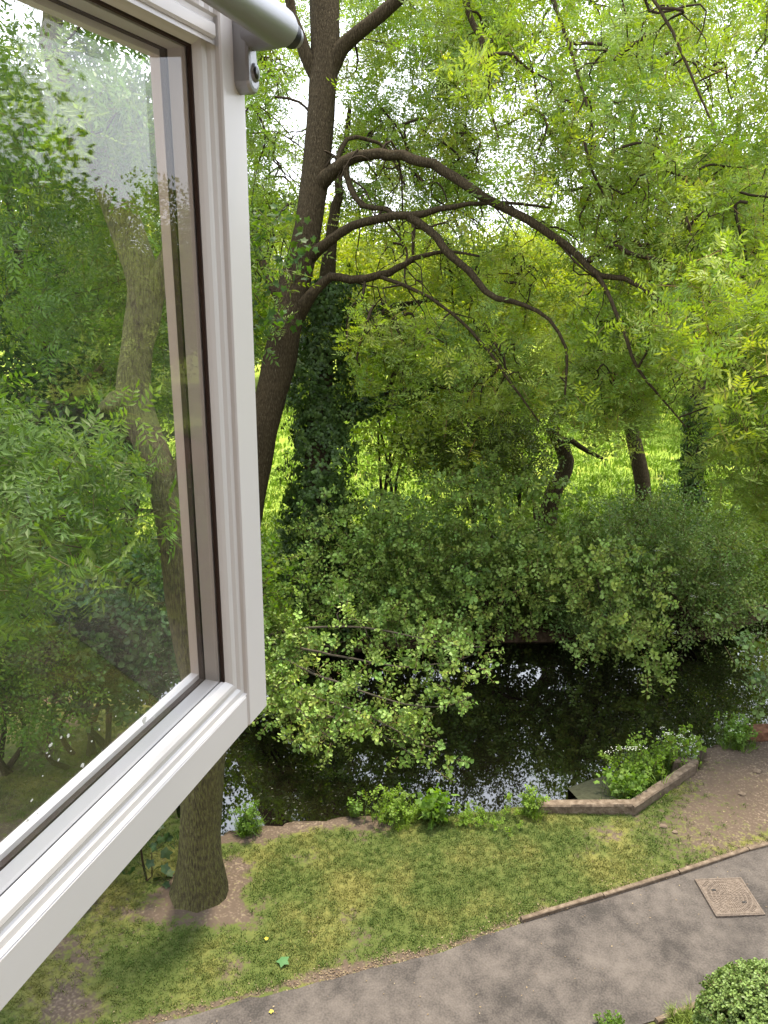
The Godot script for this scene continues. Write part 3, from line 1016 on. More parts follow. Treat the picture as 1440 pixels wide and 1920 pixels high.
# ---------------------------------------------------------------- path
func build_path() -> void:
	var pm := mat(Color.WHITE, 0.92, 0.25)
	var n1 := noise_img(1024, 0.008, 4, 51); n1.convert(Image.FORMAT_L8)
	var n2 := noise_img(1024, 0.25, 2, 52); n2.convert(Image.FORMAT_L8)
	var n3 := noise_img(1024, 0.03, 4, 53); n3.convert(Image.FORMAT_L8)
	var a1 := n1.get_data()
	var a2 := n2.get_data()
	var a3 := n3.get_data()
	var out := PackedByteArray()
	out.resize(1024 * 1024 * 3)
	var dark := Color(0.044, 0.039, 0.036)
	var pale := Color(0.12, 0.104, 0.092)
	var lut := []
	for i in 256:
		lut.append(dark.lerp(pale, i / 255.0).linear_to_srgb())
	for k in a1.size():
		var t := (a1[k] / 255.0 - 0.5) * 0.95 + (a3[k] / 255.0 - 0.5) * 0.6 + (a2[k] / 255.0 - 0.5) * 0.75 + 0.47
		var c: Color = lut[clampi(int(t * 255), 0, 255)]
		out[k * 3] = c.r8; out[k * 3 + 1] = c.g8; out[k * 3 + 2] = c.b8
	pm.albedo_texture = ImageTexture.create_from_image(Image.create_from_data(1024, 1024, false, Image.FORMAT_RGB8, out))
	pm.heightmap_enabled = true
	pm.heightmap_texture = ImageTexture.create_from_image(n2)
	pm.heightmap_scale = 0.35
	var s := Shape.new()
	var x := -10.0
	var cols := 14
	var first := true
	while x <= 13.0:
		var f := curve(PATH_FAR, x)
		var n := curve(PATH_NEAR, x)
		var ragged := 0.03 * noise.get_noise_2d(x * 9.0, 3.0) + 0.03 * noise.get_noise_2d(x * 3.0, 9.0) if x < 1.3 else 0.0
		for k in cols + 1:
			var t := float(k) / cols
			var z := lerpf(f + ragged, n, t)
			s.vert(Vector3(x, maxf(ground_y(x, z), -0.02) + 0.012 + 0.012 * sin(t * PI), z), Vector3.UP, Vector2(x / 6.0, z / 6.0))
		if not first:
			var b := s.v.size() - 2 * (cols + 1)
			for k in cols:
				s.idx.append_array([b + k, b + cols + 1 + k, b + k + 1, b + k + 1, b + cols + 1 + k, b + cols + 2 + k])
		first = false
		x += 0.1
	var po := obj("path", s, pm)
	tag(po, "", "", "", "structure")
	# concrete edging: thin strips end to end, sunk until only their tops show
	var along := func(c: Array, x0: float, x1: float, off: float) -> void:
		var xx := x0
		while xx < x1:
			var xe := minf(xx + 0.86, x1)
			var a := Vector3(xx + 0.008, 0, curve(c, xx + 0.008) + off)
			var b := Vector3(xe, 0, curve(c, xe) + off)
			var d := (b - a).normalized()
			var sd := Vector3(-d.z, 0, d.x) * 0.023
			var e := Shape.new()
			var top := 0.042 + rnd(-0.006, 0.008)
			var t2 := top + rnd(-0.008, 0.008)
			var ch := 0.007
			var A := [a - sd, a - sd, a - sd * 0.7, a + sd * 0.7, a + sd, a + sd]
			var B := [b - sd, b - sd, b - sd * 0.7, b + sd * 0.7, b + sd, b + sd]
			var ys := [-0.12, top - ch, top, top, top - ch, -0.12]
			for k in 5:
				e.quad_out(A[k] + Vector3(0, ys[k], 0), B[k] + Vector3(0, ys[k] + (t2 - top if k > 0 else 0.0), 0), B[k + 1] + Vector3(0, ys[k + 1] + (t2 - top if k < 4 else 0.0), 0), A[k + 1] + Vector3(0, ys[k + 1], 0), Vector3(0, 0.5, 0) + (A[k] + A[k + 1]) * 0.5 - a)
			e.quad_out(A[1] + Vector3(0, ys[1], 0), A[4] + Vector3(0, ys[4], 0), A[5] + Vector3(0, -0.12, 0), A[0] + Vector3(0, -0.12, 0), -d)
			e.quad_out(B[1] + Vector3(0, ys[1], 0), B[4] + Vector3(0, ys[4], 0), B[5] + Vector3(0, -0.12, 0), B[0] + Vector3(0, -0.12, 0), d)
			obj("edging_strip", e, M.concrete, po)
			xx = xe + 0.006
	along.call(PATH_FAR, 1.35, 9.0, -0.02)
	along.call(PATH_NEAR, 2.3, 7.0, 0.02)
	build_manhole()

func build_manhole() -> void:
	var c := []
	for q in [[1301.1, 1649.4], [1391.1, 1646.1], [1435.0, 1716.7], [1342.2, 1720.0]]:
		c.append(on_level(q[0], q[1], 0.02))
	var ct: Vector3 = (c[0] + c[1] + c[2] + c[3]) / 4.0
	var ax: Vector3 = ((c[1] - c[0]) + (c[2] - c[3])).normalized()
	var half := 0.245
	var o := thing("manhole_cover", Vector3(ct.x, 0.03, ct.z), "square pale rusty inspection cover with ring pattern set in the path", "manhole cover")
	o.basis = Basis(ax, Vector3.UP, ax.cross(Vector3.UP))
	o.set_meta("own_axes", true)
	var s := Shape.new()
	s.box(Vector3(-half, -0.05, -half), Vector3(half, 0.004, half), 0.003)
	obj("plate", s, M.iron, o)
	s = Shape.new()
	for k in 4:
		var b := Basis(Vector3.UP, k * PI / 2)
		var lo := Vector3(-half + 0.012, 0.0, half - 0.022)
		var hi := Vector3(half - 0.024, 0.0, half - 0.012)
		var q := [b * Vector3(lo.x, 0.008, lo.z), b * Vector3(hi.x, 0.008, lo.z), b * Vector3(hi.x, 0.008, hi.z), b * Vector3(lo.x, 0.008, hi.z)]
		for j in 4:
			s.quad_out(q[j] - Vector3(0, 0.006, 0), q[(j + 1) % 4] - Vector3(0, 0.006, 0), q[(j + 1) % 4], q[j], q[j] + q[(j + 1) % 4] - (q[0] + q[1] + q[2] + q[3]) * 0.5)
		s.quad_out(q[0], q[1], q[2], q[3], Vector3.UP)
	obj("rim", s, M.iron, o)
	# raised tread: radial ribs in rings, corner chevrons
	s = Shape.new()
	var rib := func(r0: float, r1: float, a: float, w: float) -> void:
		var d := Vector3(cos(a), 0, sin(a))
		var e := Vector3(-d.z, 0, d.x)
		var q := [d * r0 - e * w * 0.5, d * r1 - e * w * 0.5, d * r1 + e * w * 0.5, d * r0 + e * w * 0.5]
		for v in q:
			if absf(v.x) > half - 0.026 or absf(v.z) > half - 0.026: return
		var m: Vector3 = (q[0] + q[2]) * 0.5
		for j in 4:
			var a0: Vector3 = q[j]
			var a1: Vector3 = q[(j + 1) % 4]
			var b0 := m + (a0 - m) * 0.72 + Vector3(0, 0.0095, 0)
			var b1 := m + (a1 - m) * 0.72 + Vector3(0, 0.0095, 0)
			s.quad_out(a0 + Vector3(0, 0.003, 0), a1 + Vector3(0, 0.003, 0), b1, b0, (a0 + a1) * 0.5 - m + Vector3(0, 0.002, 0))
		s.quad_out(m + (q[0] - m) * 0.72 + Vector3(0, 0.0095, 0), m + (q[1] - m) * 0.72 + Vector3(0, 0.0095, 0), m + (q[2] - m) * 0.72 + Vector3(0, 0.0095, 0), m + (q[3] - m) * 0.72 + Vector3(0, 0.0095, 0), Vector3.UP)
	var rings := [[0.02, 0.045, 10], [0.052, 0.085, 20], [0.093, 0.125, 32], [0.133, 0.162, 44], [0.172, 0.21, 58], [0.216, 0.255, 70], [0.262, 0.3, 84]]
	for rg in rings:
		for k in rg[2]:
			rib.call(rg[0], rg[1], TAU * k / rg[2], 0.0115)
	tag(obj("tread_pattern", s, M.iron, o), "", "", "", "stuff")
	for q in [Vector3(0.11, 0, 0.09), Vector3(-0.12, 0, -0.08)]:
		s = Shape.new()
		s.box(q + Vector3(-0.022, 0.001, -0.008), q + Vector3(0.022, 0.0105, 0.008))
		obj("lifting_slot", s, M.black, o)

# ---------------------------------------------------------------- trees
func build_trees() -> void:
	# --- the trunk on the lawn, seen under the sash and through its glass
	var t := tree("ash_tree", T1_BASE, "mossy leaning trunk rooted in the lawn, seen through the glass")
	rng.seed = 21
	var base := T1_BASE
	var pts := [base + Vector3(-0.03, -0.1, 0.02), base + Vector3(-0.02, 0.06, 0), base + Vector3(0.0, 0.35, 0), base + Vector3(0.02, 0.8, 0), at(388, 1330, 7.3), at(350, 1150, 7.0), at(325, 1000, 6.85), at(306, 900, 6.8), at(268, 800, 6.8), at(250, 735, 6.8), at(258, 650, 6.8), at(272, 545, 6.8), at(238, 430, 6.85), at(190, 311, 6.9), at(142, 218, 7.0), at(105, 120, 7.1), at(90, 0, 7.2), at(70, -160, 7.3)]
	var rad := [0.34, 0.275, 0.225, 0.2, 0.185, 0.16, 0.135, 0.13, 0.13, 0.145, 0.125, 0.15, 0.14, 0.125, 0.11, 0.10, 0.08, 0.05]
	limb(t, smooth_line(pts, rad, 0.1), 18, 0.16)
	limb(t, smooth_line([at(282, 575, 6.8), at(300, 520, 6.75), at(330, 440, 6.7), at(365, 330, 6.6), at(400, 180, 6.6)], [0.1, 0.085, 0.075, 0.065, 0.04], 0.12), 10, 0.1)
	limb(t, smooth_line([at(250, 745, 6.8), at(215, 752, 6.7), at(185, 760, 6.6)], [0.12, 0.08, 0.035], 0.08), 9, 0.2)
	limb(t, smooth_line([at(310, 960, 6.85), at(330, 900, 6.8), at(352, 830, 6.75), at(395, 700, 6.8)], [0.09, 0.08, 0.07, 0.04], 0.1), 9, 0.12)
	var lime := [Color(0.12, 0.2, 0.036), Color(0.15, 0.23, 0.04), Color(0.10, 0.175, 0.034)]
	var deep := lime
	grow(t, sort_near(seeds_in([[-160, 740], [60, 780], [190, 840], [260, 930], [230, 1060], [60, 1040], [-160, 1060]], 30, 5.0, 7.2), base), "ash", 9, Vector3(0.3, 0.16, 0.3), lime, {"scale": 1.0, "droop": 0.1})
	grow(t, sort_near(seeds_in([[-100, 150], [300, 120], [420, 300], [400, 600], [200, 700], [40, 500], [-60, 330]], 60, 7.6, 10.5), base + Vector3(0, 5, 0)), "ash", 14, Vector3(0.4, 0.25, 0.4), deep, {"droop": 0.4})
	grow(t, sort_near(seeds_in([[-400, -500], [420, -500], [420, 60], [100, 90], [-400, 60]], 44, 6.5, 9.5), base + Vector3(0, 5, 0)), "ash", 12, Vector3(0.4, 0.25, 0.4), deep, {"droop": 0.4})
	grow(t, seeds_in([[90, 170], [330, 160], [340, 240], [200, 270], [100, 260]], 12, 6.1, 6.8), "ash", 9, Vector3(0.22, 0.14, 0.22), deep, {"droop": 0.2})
	finish(t, M.bark_moss, M.twig, M.leaf)
	# sycamore shoots from the lawn trunk's foot
	var shoot := tree("sycamore_sapling", on_level(250, 1650), "dark sycamore sapling with broad lobed leaves beside the trunk's foot", "sapling")
	var sb := on_level(275, 1652)
	limb(shoot, smooth_line([sb, sb + Vector3(-0.05, 0.5, -0.05), sb + Vector3(0.1, 0.95, 0.0)], [0.012, 0.01, 0.006]), 5)
	grow(shoot, [sb + Vector3(-0.25, 0.35, 0.1), sb + Vector3(0.0, 0.5, 0.0), sb + Vector3(0.15, 0.85, 0.05), sb + Vector3(-0.2, 0.7, 0.1), sb + Vector3(0.28, 1.1, 0.02), sb + Vector3(-0.4, 0.2, 0.2), sb + Vector3(0.1, 0.25, -0.1)], "maple", 3, Vector3(0.1, 0.1, 0.1), [Color(0.04, 0.085, 0.03), Color(0.05, 0.1, 0.03)], {"droop": 0.2})
	finish(shoot, M.twig, M.twig, M.leaf_dull, "stem", "foliage")

	# --- the large tree on the far bank whose limbs arch across the view
	t = tree("ash_tree", at(424, 1185, 14.2), "tall brown trunk on the far bank with three arching limbs")
	rng.seed = 22
	limb(t, traced([[418, 1225, 130, 14.2], [424, 1170, 92, 14.2], [446, 1040, 66, 14.2], [474, 900, 58, 14.2], [494, 800, 58, 14.1], [510, 735, 58, 14.1], [526, 668, 62, 14.1], [534, 620, 58, 14.0], [552, 535, 58, 14.0], [572, 455, 52, 13.9], [589, 350, 53, 13.9], [599, 245, 52, 13.9], [604, 175, 52, 13.9], [609, 104, 54, 13.9], [609, 20, 56, 13.9], [602, -100, 54, 13.9], [592, -260, 42, 13.9], [600, -430, 26, 13.9]]), 16, 0.07)
	limb(t, traced([[600, 345, 33.4, 13.8], [628, 318, 25.8, 13.6], [665, 296, 22.0, 13.4], [715, 288, 19.8, 13.2], [770, 298, 19.0, 13.0], [830, 318, 18.2, 12.8], [875, 345, 18.2, 12.6], [910, 374, 17.5, 12.5], [970, 400, 16.7, 12.3], [1035, 442, 15.2, 12.1], [1085, 480, 13.7, 12.0], [1125, 516, 12.2, 11.8], [1170, 522, 9.9, 11.7], [1215, 548, 8.4, 11.6], [1250, 577, 6.8, 11.5], [1290, 612, 4.6, 11.4]]), 10, 0.06)
	limb(t, traced([[1103, 490, 12, 11.9], [1145, 462, 10, 11.8], [1180, 474, 9, 11.7], [1215, 483, 7, 11.6], [1258, 490, 5, 11.5]]), 7)
	limb(t, traced([[1120, 515, 9, 11.8], [1140, 550, 8, 11.6], [1165, 610, 8, 11.4], [1195, 690, 6, 11.2], [1235, 740, 4, 11.1], [1285, 800, 3, 11.0]]), 6)
	limb(t, traced([[578, 485, 27.2, 13.9], [612, 455, 19.2, 13.6], [660, 425, 16.8, 13.4], [715, 408, 16.0, 13.2], [770, 405, 15.2, 13.0], [820, 392, 11.2, 12.8], [880, 384, 8.8, 12.6], [950, 380, 6.4, 12.4], [1030, 388, 4.0, 12.2]]), 9, 0.05)
	limb(t, traced([[768, 408, 17, 13.0], [805, 432, 16, 12.9], [845, 480, 15, 12.7], [895, 525, 13, 12.5], [933, 560, 12, 12.3], [985, 574, 9, 12.2], [1030, 600, 7, 12.0], [1062, 655, 6, 11.9], [1060, 740, 4, 11.8]]), 8)
	limb(t, traced([[556, 592, 36, 14.0], [581, 555, 24, 13.8], [602, 533, 19, 13.75], [623, 522, 17, 13.7], [655, 526, 16, 13.6], [686, 524, 15, 13.5], [731, 514, 14, 13.3], [762, 493, 11, 13.2], [790, 480, 9, 13.1], [840, 470, 6, 13.0], [900, 480, 4, 12.9]]), 9, 0.12)
	limb(t, traced([[774, 408, 9, 13.0], [776, 440, 8, 13.0], [774, 478, 6, 13.1]]), 6)
	limb(t, traced([[715, 520, 8, 13.3], [780, 545, 7, 13.1], [845, 585, 6, 12.9], [900, 640, 6, 12.7], [945, 700, 5, 12.5], [1010, 790, 3, 12.3]]), 6)
	limb(t, traced([[612, 140, 40, 13.9], [640, 90, 30, 13.8], [680, 55, 27, 13.6], [730, 12, 25, 13.4], [790, -50, 22, 13.1], [850, -110, 18, 12.7], [930, -160, 14, 12.2], [1050, -180, 10, 11.6], [1200, -150, 7, 11.0]]), 9, 0.05)
	limb(t, traced([[600, 150, 34, 13.9], [572, 100, 25, 13.8], [553, 45, 22, 13.7], [540, -20, 18, 13.6], [500, -120, 14, 13.4]]), 9, 0.05)
	limb(t, traced([[850, -105, 13, 12.7], [880, 20, 12, 12.5], [900, 75, 11, 12.4], [914, 130, 9, 12.3], [918, 190, 6, 12.2], [935, 260, 4, 12.1]]), 7)
	limb(t, traced([[930, -158, 10, 12.2], [1020, -40, 9, 11.8], [1060, 60, 7, 11.6], [1100, 200, 5, 11.4]]), 6)
	limb(t, traced([[1050, -178, 9, 11.6], [1180, -60, 7, 11.2], [1260, 60, 6, 10.9], [1330, 220, 4, 10.7]]), 6)
	limb(t, traced([[648, 312, 12, 13.4], [655, 350, 12, 13.4], [680, 382, 11, 13.3], [720, 392, 9, 13.2], [745, 405, 7, 13.1]]), 7)
	limb(t, traced([[632, 300, 10, 13.7], [650, 262, 9, 13.9], [690, 262, 8, 14.0], [730, 285, 6, 14.1], [760, 350, 5, 14.2]]), 6)
	limb(t, traced([[545, 590, 24, 14.1], [518, 545, 20, 14.2], [500, 505, 16, 14.3], [470, 440, 10, 14.4]]), 8)
	var ash := [Color(0.28, 0.37, 0.085), Color(0.335, 0.42, 0.10), Color(0.225, 0.315, 0.075), Color(0.37, 0.44, 0.10)]
	var o := {"droop": 0.75, "bow": Vector3(0, 0.1, 0), "scale": 1.2, "thick": 1.5}
	var from := at(620, 200, 13.5)
	grow(t, sort_near(seeds_in([[640, -120], [900, -120], [920, 250], [900, 400], [640, 380]], 110, 14.3, 18.0), from), "ash", 12, Vector3(0.42, 0.34, 0.42), ash, o)
	grow(t, sort_near(seeds_in([[860, -90], [1560, -90], [1560, 330], [1300, 400], [1000, 300], [880, 120]], 128, 11.2, 16.5), from), "ash", 12, Vector3(0.42, 0.34, 0.42), ash, o)
	grow(t, sort_near(seeds_in([[660, 380], [860, 400], [1080, 520], [1240, 640], [1240, 720], [1080, 660], [900, 540], [700, 450]], 40, 13.2, 15.0), from), "ash", 7, Vector3(0.36, 0.3, 0.36), ash, o)
	grow(t, sort_near(seeds_in([[950, 280], [1440, 330], [1440, 640], [1260, 700], [1220, 540], [1130, 450], [980, 350]], 78, 11.7, 14.0), from), "ash", 9, Vector3(0.36, 0.32, 0.36), ash, o)
	grow(t, sort_near(seeds_in([[1220, 590], [1500, 480], [1560, 900], [1440, 960], [1395, 880], [1370, 700], [1250, 690]], 44, 9.8, 12.5), from), "ash", 9, Vector3(0.34, 0.34, 0.34), ash, o)
	grow(t, sort_near(seeds_in([[440, -100], [560, -100], [540, 430], [440, 480]], 58, 14.4, 18.0), from), "ash", 10, Vector3(0.36, 0.32, 0.36), ash, o)
	var limey := [Color(0.32, 0.41, 0.09), Color(0.37, 0.45, 0.10), Color(0.26, 0.355, 0.08)]
	grow(t, sort_near(seeds_in([[680, 560], [900, 600], [1100, 660], [1240, 690], [1240, 760], [1120, 770], [1000, 740], [860, 760], [680, 680]], 60, 12.6, 15.2), from), "ash", 6, Vector3(0.34, 0.26, 0.34), limey, o)
	grow(t, sort_near(seeds_in([[1370, 620], [1600, 560], [1600, 960], [1420, 1000], [1385, 860]], 40, 10.5, 13.0), from), "ash", 7, Vector3(0.34, 0.34, 0.34), limey, o)
	grow(t, sort_near(seeds_in([[840, 690], [1020, 690], [1250, 700], [1240, 780], [1130, 800], [1080, 770], [1000, 760], [870, 830]], 26, 11.8, 13.4), from), "ash", 5, Vector3(0.34, 0.26, 0.34), limey, o)
	# bare drooping twigs under the limbs
	for k in 420:
		var q: int = rng.randi() % t.np.size()
		if t.nr[q] > 0.12 or t.np[q].y < 4.4: continue
		var e: Vector3 = t.np[q] + Vector3(rnd(-0.3, 1.0), rnd(-1.7, -0.2), rnd(-0.6, 0.6))
		var ln := wander(t.np[q], e, Vector3(rnd(-0.1, 0.3), rnd(0.05, 0.4), 0), 0.12, 9)
		var w := rnd(0.9, 1.9)
		t.thin.tube(ln, [0.015 * w, 0.0145 * w, 0.014 * w, 0.013 * w, 0.012 * w, 0.0105 * w, 0.009 * w, 0.0075 * w, 0.006 * w, 0.004 * w], 4, 0.0, null, false)
		var f: Vector3 = ln[4] + Vector3(rnd(-0.5, 0.7), rnd(-0.7, 0.1), rnd(-0.4, 0.4))
		t.thin.tube(wander(ln[4], f, Vector3(0, rnd(0, 0.12), 0), 0.07, 6), [0.014, 0.013, 0.012, 0.011, 0.009, 0.007, 0.005], 4, 0.0, null, false)
	finish(t, M.bark, M.twig, M.leaf)

	# --- ivy-clad trunk behind it
	t = tree("ivy_clad_tree", at(592, 1170, 15.3), "trunk wrapped in dark ivy beside the tall arching tree")
	rng.seed = 23
	var iv := traced([[588, 1190, 70, 15.3], [592, 1050, 56, 15.3], [595, 900, 52, 15.3], [600, 760, 46, 15.3], [606, 640, 40, 15.3], [612, 540, 34, 15.3], [622, 440, 24, 15.4], [640, 330, 14, 15.5], [655, 200, 8, 15.6]])
	limb(t, iv, 10, 0.1)
	limb(t, traced([[604, 650, 22, 15.3], [650, 618, 18, 15.2], [705, 608, 14, 15.1], [742, 575, 11, 15.0], [800, 562, 8, 14.9], [850, 566, 5, 14.8]]), 7)
	limb(t, traced([[600, 800, 22, 15.3], [660, 775, 17, 15.1], [740, 752, 13, 15.0], [800, 725, 10, 14.8], [870, 735, 6, 14.6]]), 7)
	limb(t, traced([[716, 760, 11, 15.0], [745, 690, 10, 15.2], [765, 640, 8, 15.4], [740, 600, 5, 15.5]]), 6)
	var ivc := [Color(0.05, 0.095, 0.022), Color(0.065, 0.12, 0.027), Color(0.09, 0.15, 0.032)]
	ivy_wrap(t, iv, 0.42, 3600, ivc, at(610, 530, 15.3).y)
	ivy_wrap(t, traced([[604, 650, 22, 15.3], [650, 618, 18, 15.2], [705, 608, 14, 15.1], [742, 575, 11, 15.0]]), 0.15, 330, ivc, 99.0)
	ivy_wrap(t, traced([[600, 800, 22, 15.3], [660, 775, 17, 15.1], [740, 752, 13, 15.0], [805, 725, 10, 14.8]]), 0.14, 330, ivc, 99.0)
	grow(t, seeds_in([[640, 620], [900, 560], [1000, 700], [860, 860], [700, 880], [640, 760]], 34, 14.6, 16.5), "far", 6, Vector3(0.3, 0.22, 0.3), [Color(0.26, 0.35, 0.045), Color(0.3, 0.38, 0.05)], {"scale": 0.8})
	finish(t, M.bark, M.twig, M.leaf_dull, "trunk", "ivy")

	# --- trunks at the field's edge
	t = tree("crooked_tree", at(1035, 960, 18.0), "thin crooked dark stem between the bank bushes")
	rng.seed = 24
	limb(t, traced([[1020, 1010, 40, 18.0], [1035, 930, 32, 18.0], [1052, 895, 30, 18.0], [1062, 865, 29, 18.0], [1048, 828, 26, 18.0], [1035, 800, 24, 18.0], [1050, 775, 22, 18.0], [1075, 740, 17, 18.0], [1090, 690, 13, 18.0], [1130, 600, 8, 18.0]]), 9, 0.12)
	limb(t, traced([[1046, 826, 13, 18.0], [1075, 828, 11, 17.8], [1100, 845, 9, 17.6], [1130, 860, 6, 17.4]]), 6)
	grow(t, seeds_in([[1040, 560], [1180, 560], [1200, 700], [1120, 740], [1040, 700]], 22, 17.0, 20.0), "far", 9, Vector3(0.35, 0.25, 0.35), [Color(0.16, 0.25, 0.036), Color(0.2, 0.29, 0.042)], {"scale": 0.8})
	finish(t, M.bark, M.twig, M.leaf)
	t = tree("field_tree", at(1203, 990, 19.0), "bare brown trunk leaning at the field's edge")
	rng.seed = 25
	limb(t, traced([[1208, 1010, 35.6, 19.0], [1206, 930, 29.0, 19.0], [1200, 880, 27.7, 19.0], [1190, 830, 26.4, 19.0], [1178, 770, 23.8, 19.0], [1165, 680, 18.5, 19.0], [1160, 540, 13.2, 19.2], [1180, 380, 9.2, 19.4], [1190, 200, 5.9, 19.6]]), 10, 0.08)
	grow(t, sort_near(seeds_in([[1060, -60], [1320, -60], [1340, 330], [1240, 430], [1080, 400], [1020, 200]], 44, 17.0, 22.0), at(1170, 600, 19)), "far", 10, Vector3(0.45, 0.3, 0.45), [Color(0.17, 0.26, 0.036), Color(0.22, 0.30, 0.042), Color(0.13, 0.21, 0.03)], {"scale": 0.85})
	finish(t, M.bark, M.twig, M.leaf)
	t = tree("ivy_clad_tree", at(1300, 985, 20.0), "straight ivy-covered trunk standing against the bright field")
	rng.seed = 26
	iv = traced([[1298, 1000, 40, 20.0], [1300, 900, 34, 20.0], [1303, 800, 30, 20.0], [1312, 700, 26, 20.0], [1330, 560, 20, 20.0], [1360, 380, 14, 20.0], [1390, 200, 9, 20.0]])
	limb(t, iv, 9, 0.1)
	ivy_wrap(t, iv, 0.15, 1500, ivc, at(1310, 745, 20.0).y)
	finish_crown(t, sort_near(seeds_in([[1230, -60], [1620, -60], [1660, 440], [1420, 460], [1320, 430], [1240, 330]], 56, 18.0, 24.0), at(1330, 560, 20)), [Color(0.19, 0.28, 0.04), Color(0.24, 0.31, 0.045), Color(0.15, 0.24, 0.034)])

func finish_crown(t: Growth, seeds: Array, colors: Array) -> void:
	grow(t, seeds, "far", 10, Vector3(0.45, 0.32, 0.45), colors, {"scale": 0.85})
	finish(t, M.bark, M.twig, M.leaf)

func ivy_wrap(t: Growth, line: Array, spread: float, n: int, colors: Array, top: float) -> void:
	for k in 2:
		if not t.bufs.has("ivy%d" % k): t.bufs["ivy%d" % k] = PackedFloat32Array()
	var cnt: int = line[0].size()
	var done := 0
	while done < n:
		done += 1
		var i := rng.randi() % (cnt - 1)
		var p: Vector3 = line[0][i].lerp(line[0][i + 1], rng.randf())
		if p.y > top: continue
		var a := rnd(0, TAU)
		var out := Vector3(cos(a), rnd(-0.25, 0.45), sin(a)).normalized()
		if absf((line[0][i + 1] - line[0][i]).normalized().y) < 0.6:
			out = rvec().normalized()
		var lump := 0.75 + 1.3 * noise.get_noise_3d(p.x * 1.2 + out.x * 0.8, p.y * 0.9, p.z * 1.2 + out.z * 0.8)
		var rr: float = line[1][i] + spread * lump * rnd(0.55, 1.15)
		var c: Color = colors[rng.randi() % colors.size()] * rnd(0.75, 1.3)
		put(t.bufs["ivy%d" % (k_of())], p + out * rr, out + rvec() * 0.3, rnd(0, TAU), rnd(0.8, 1.2), c)

func k_of() -> int:
	return rng.randi() % 2

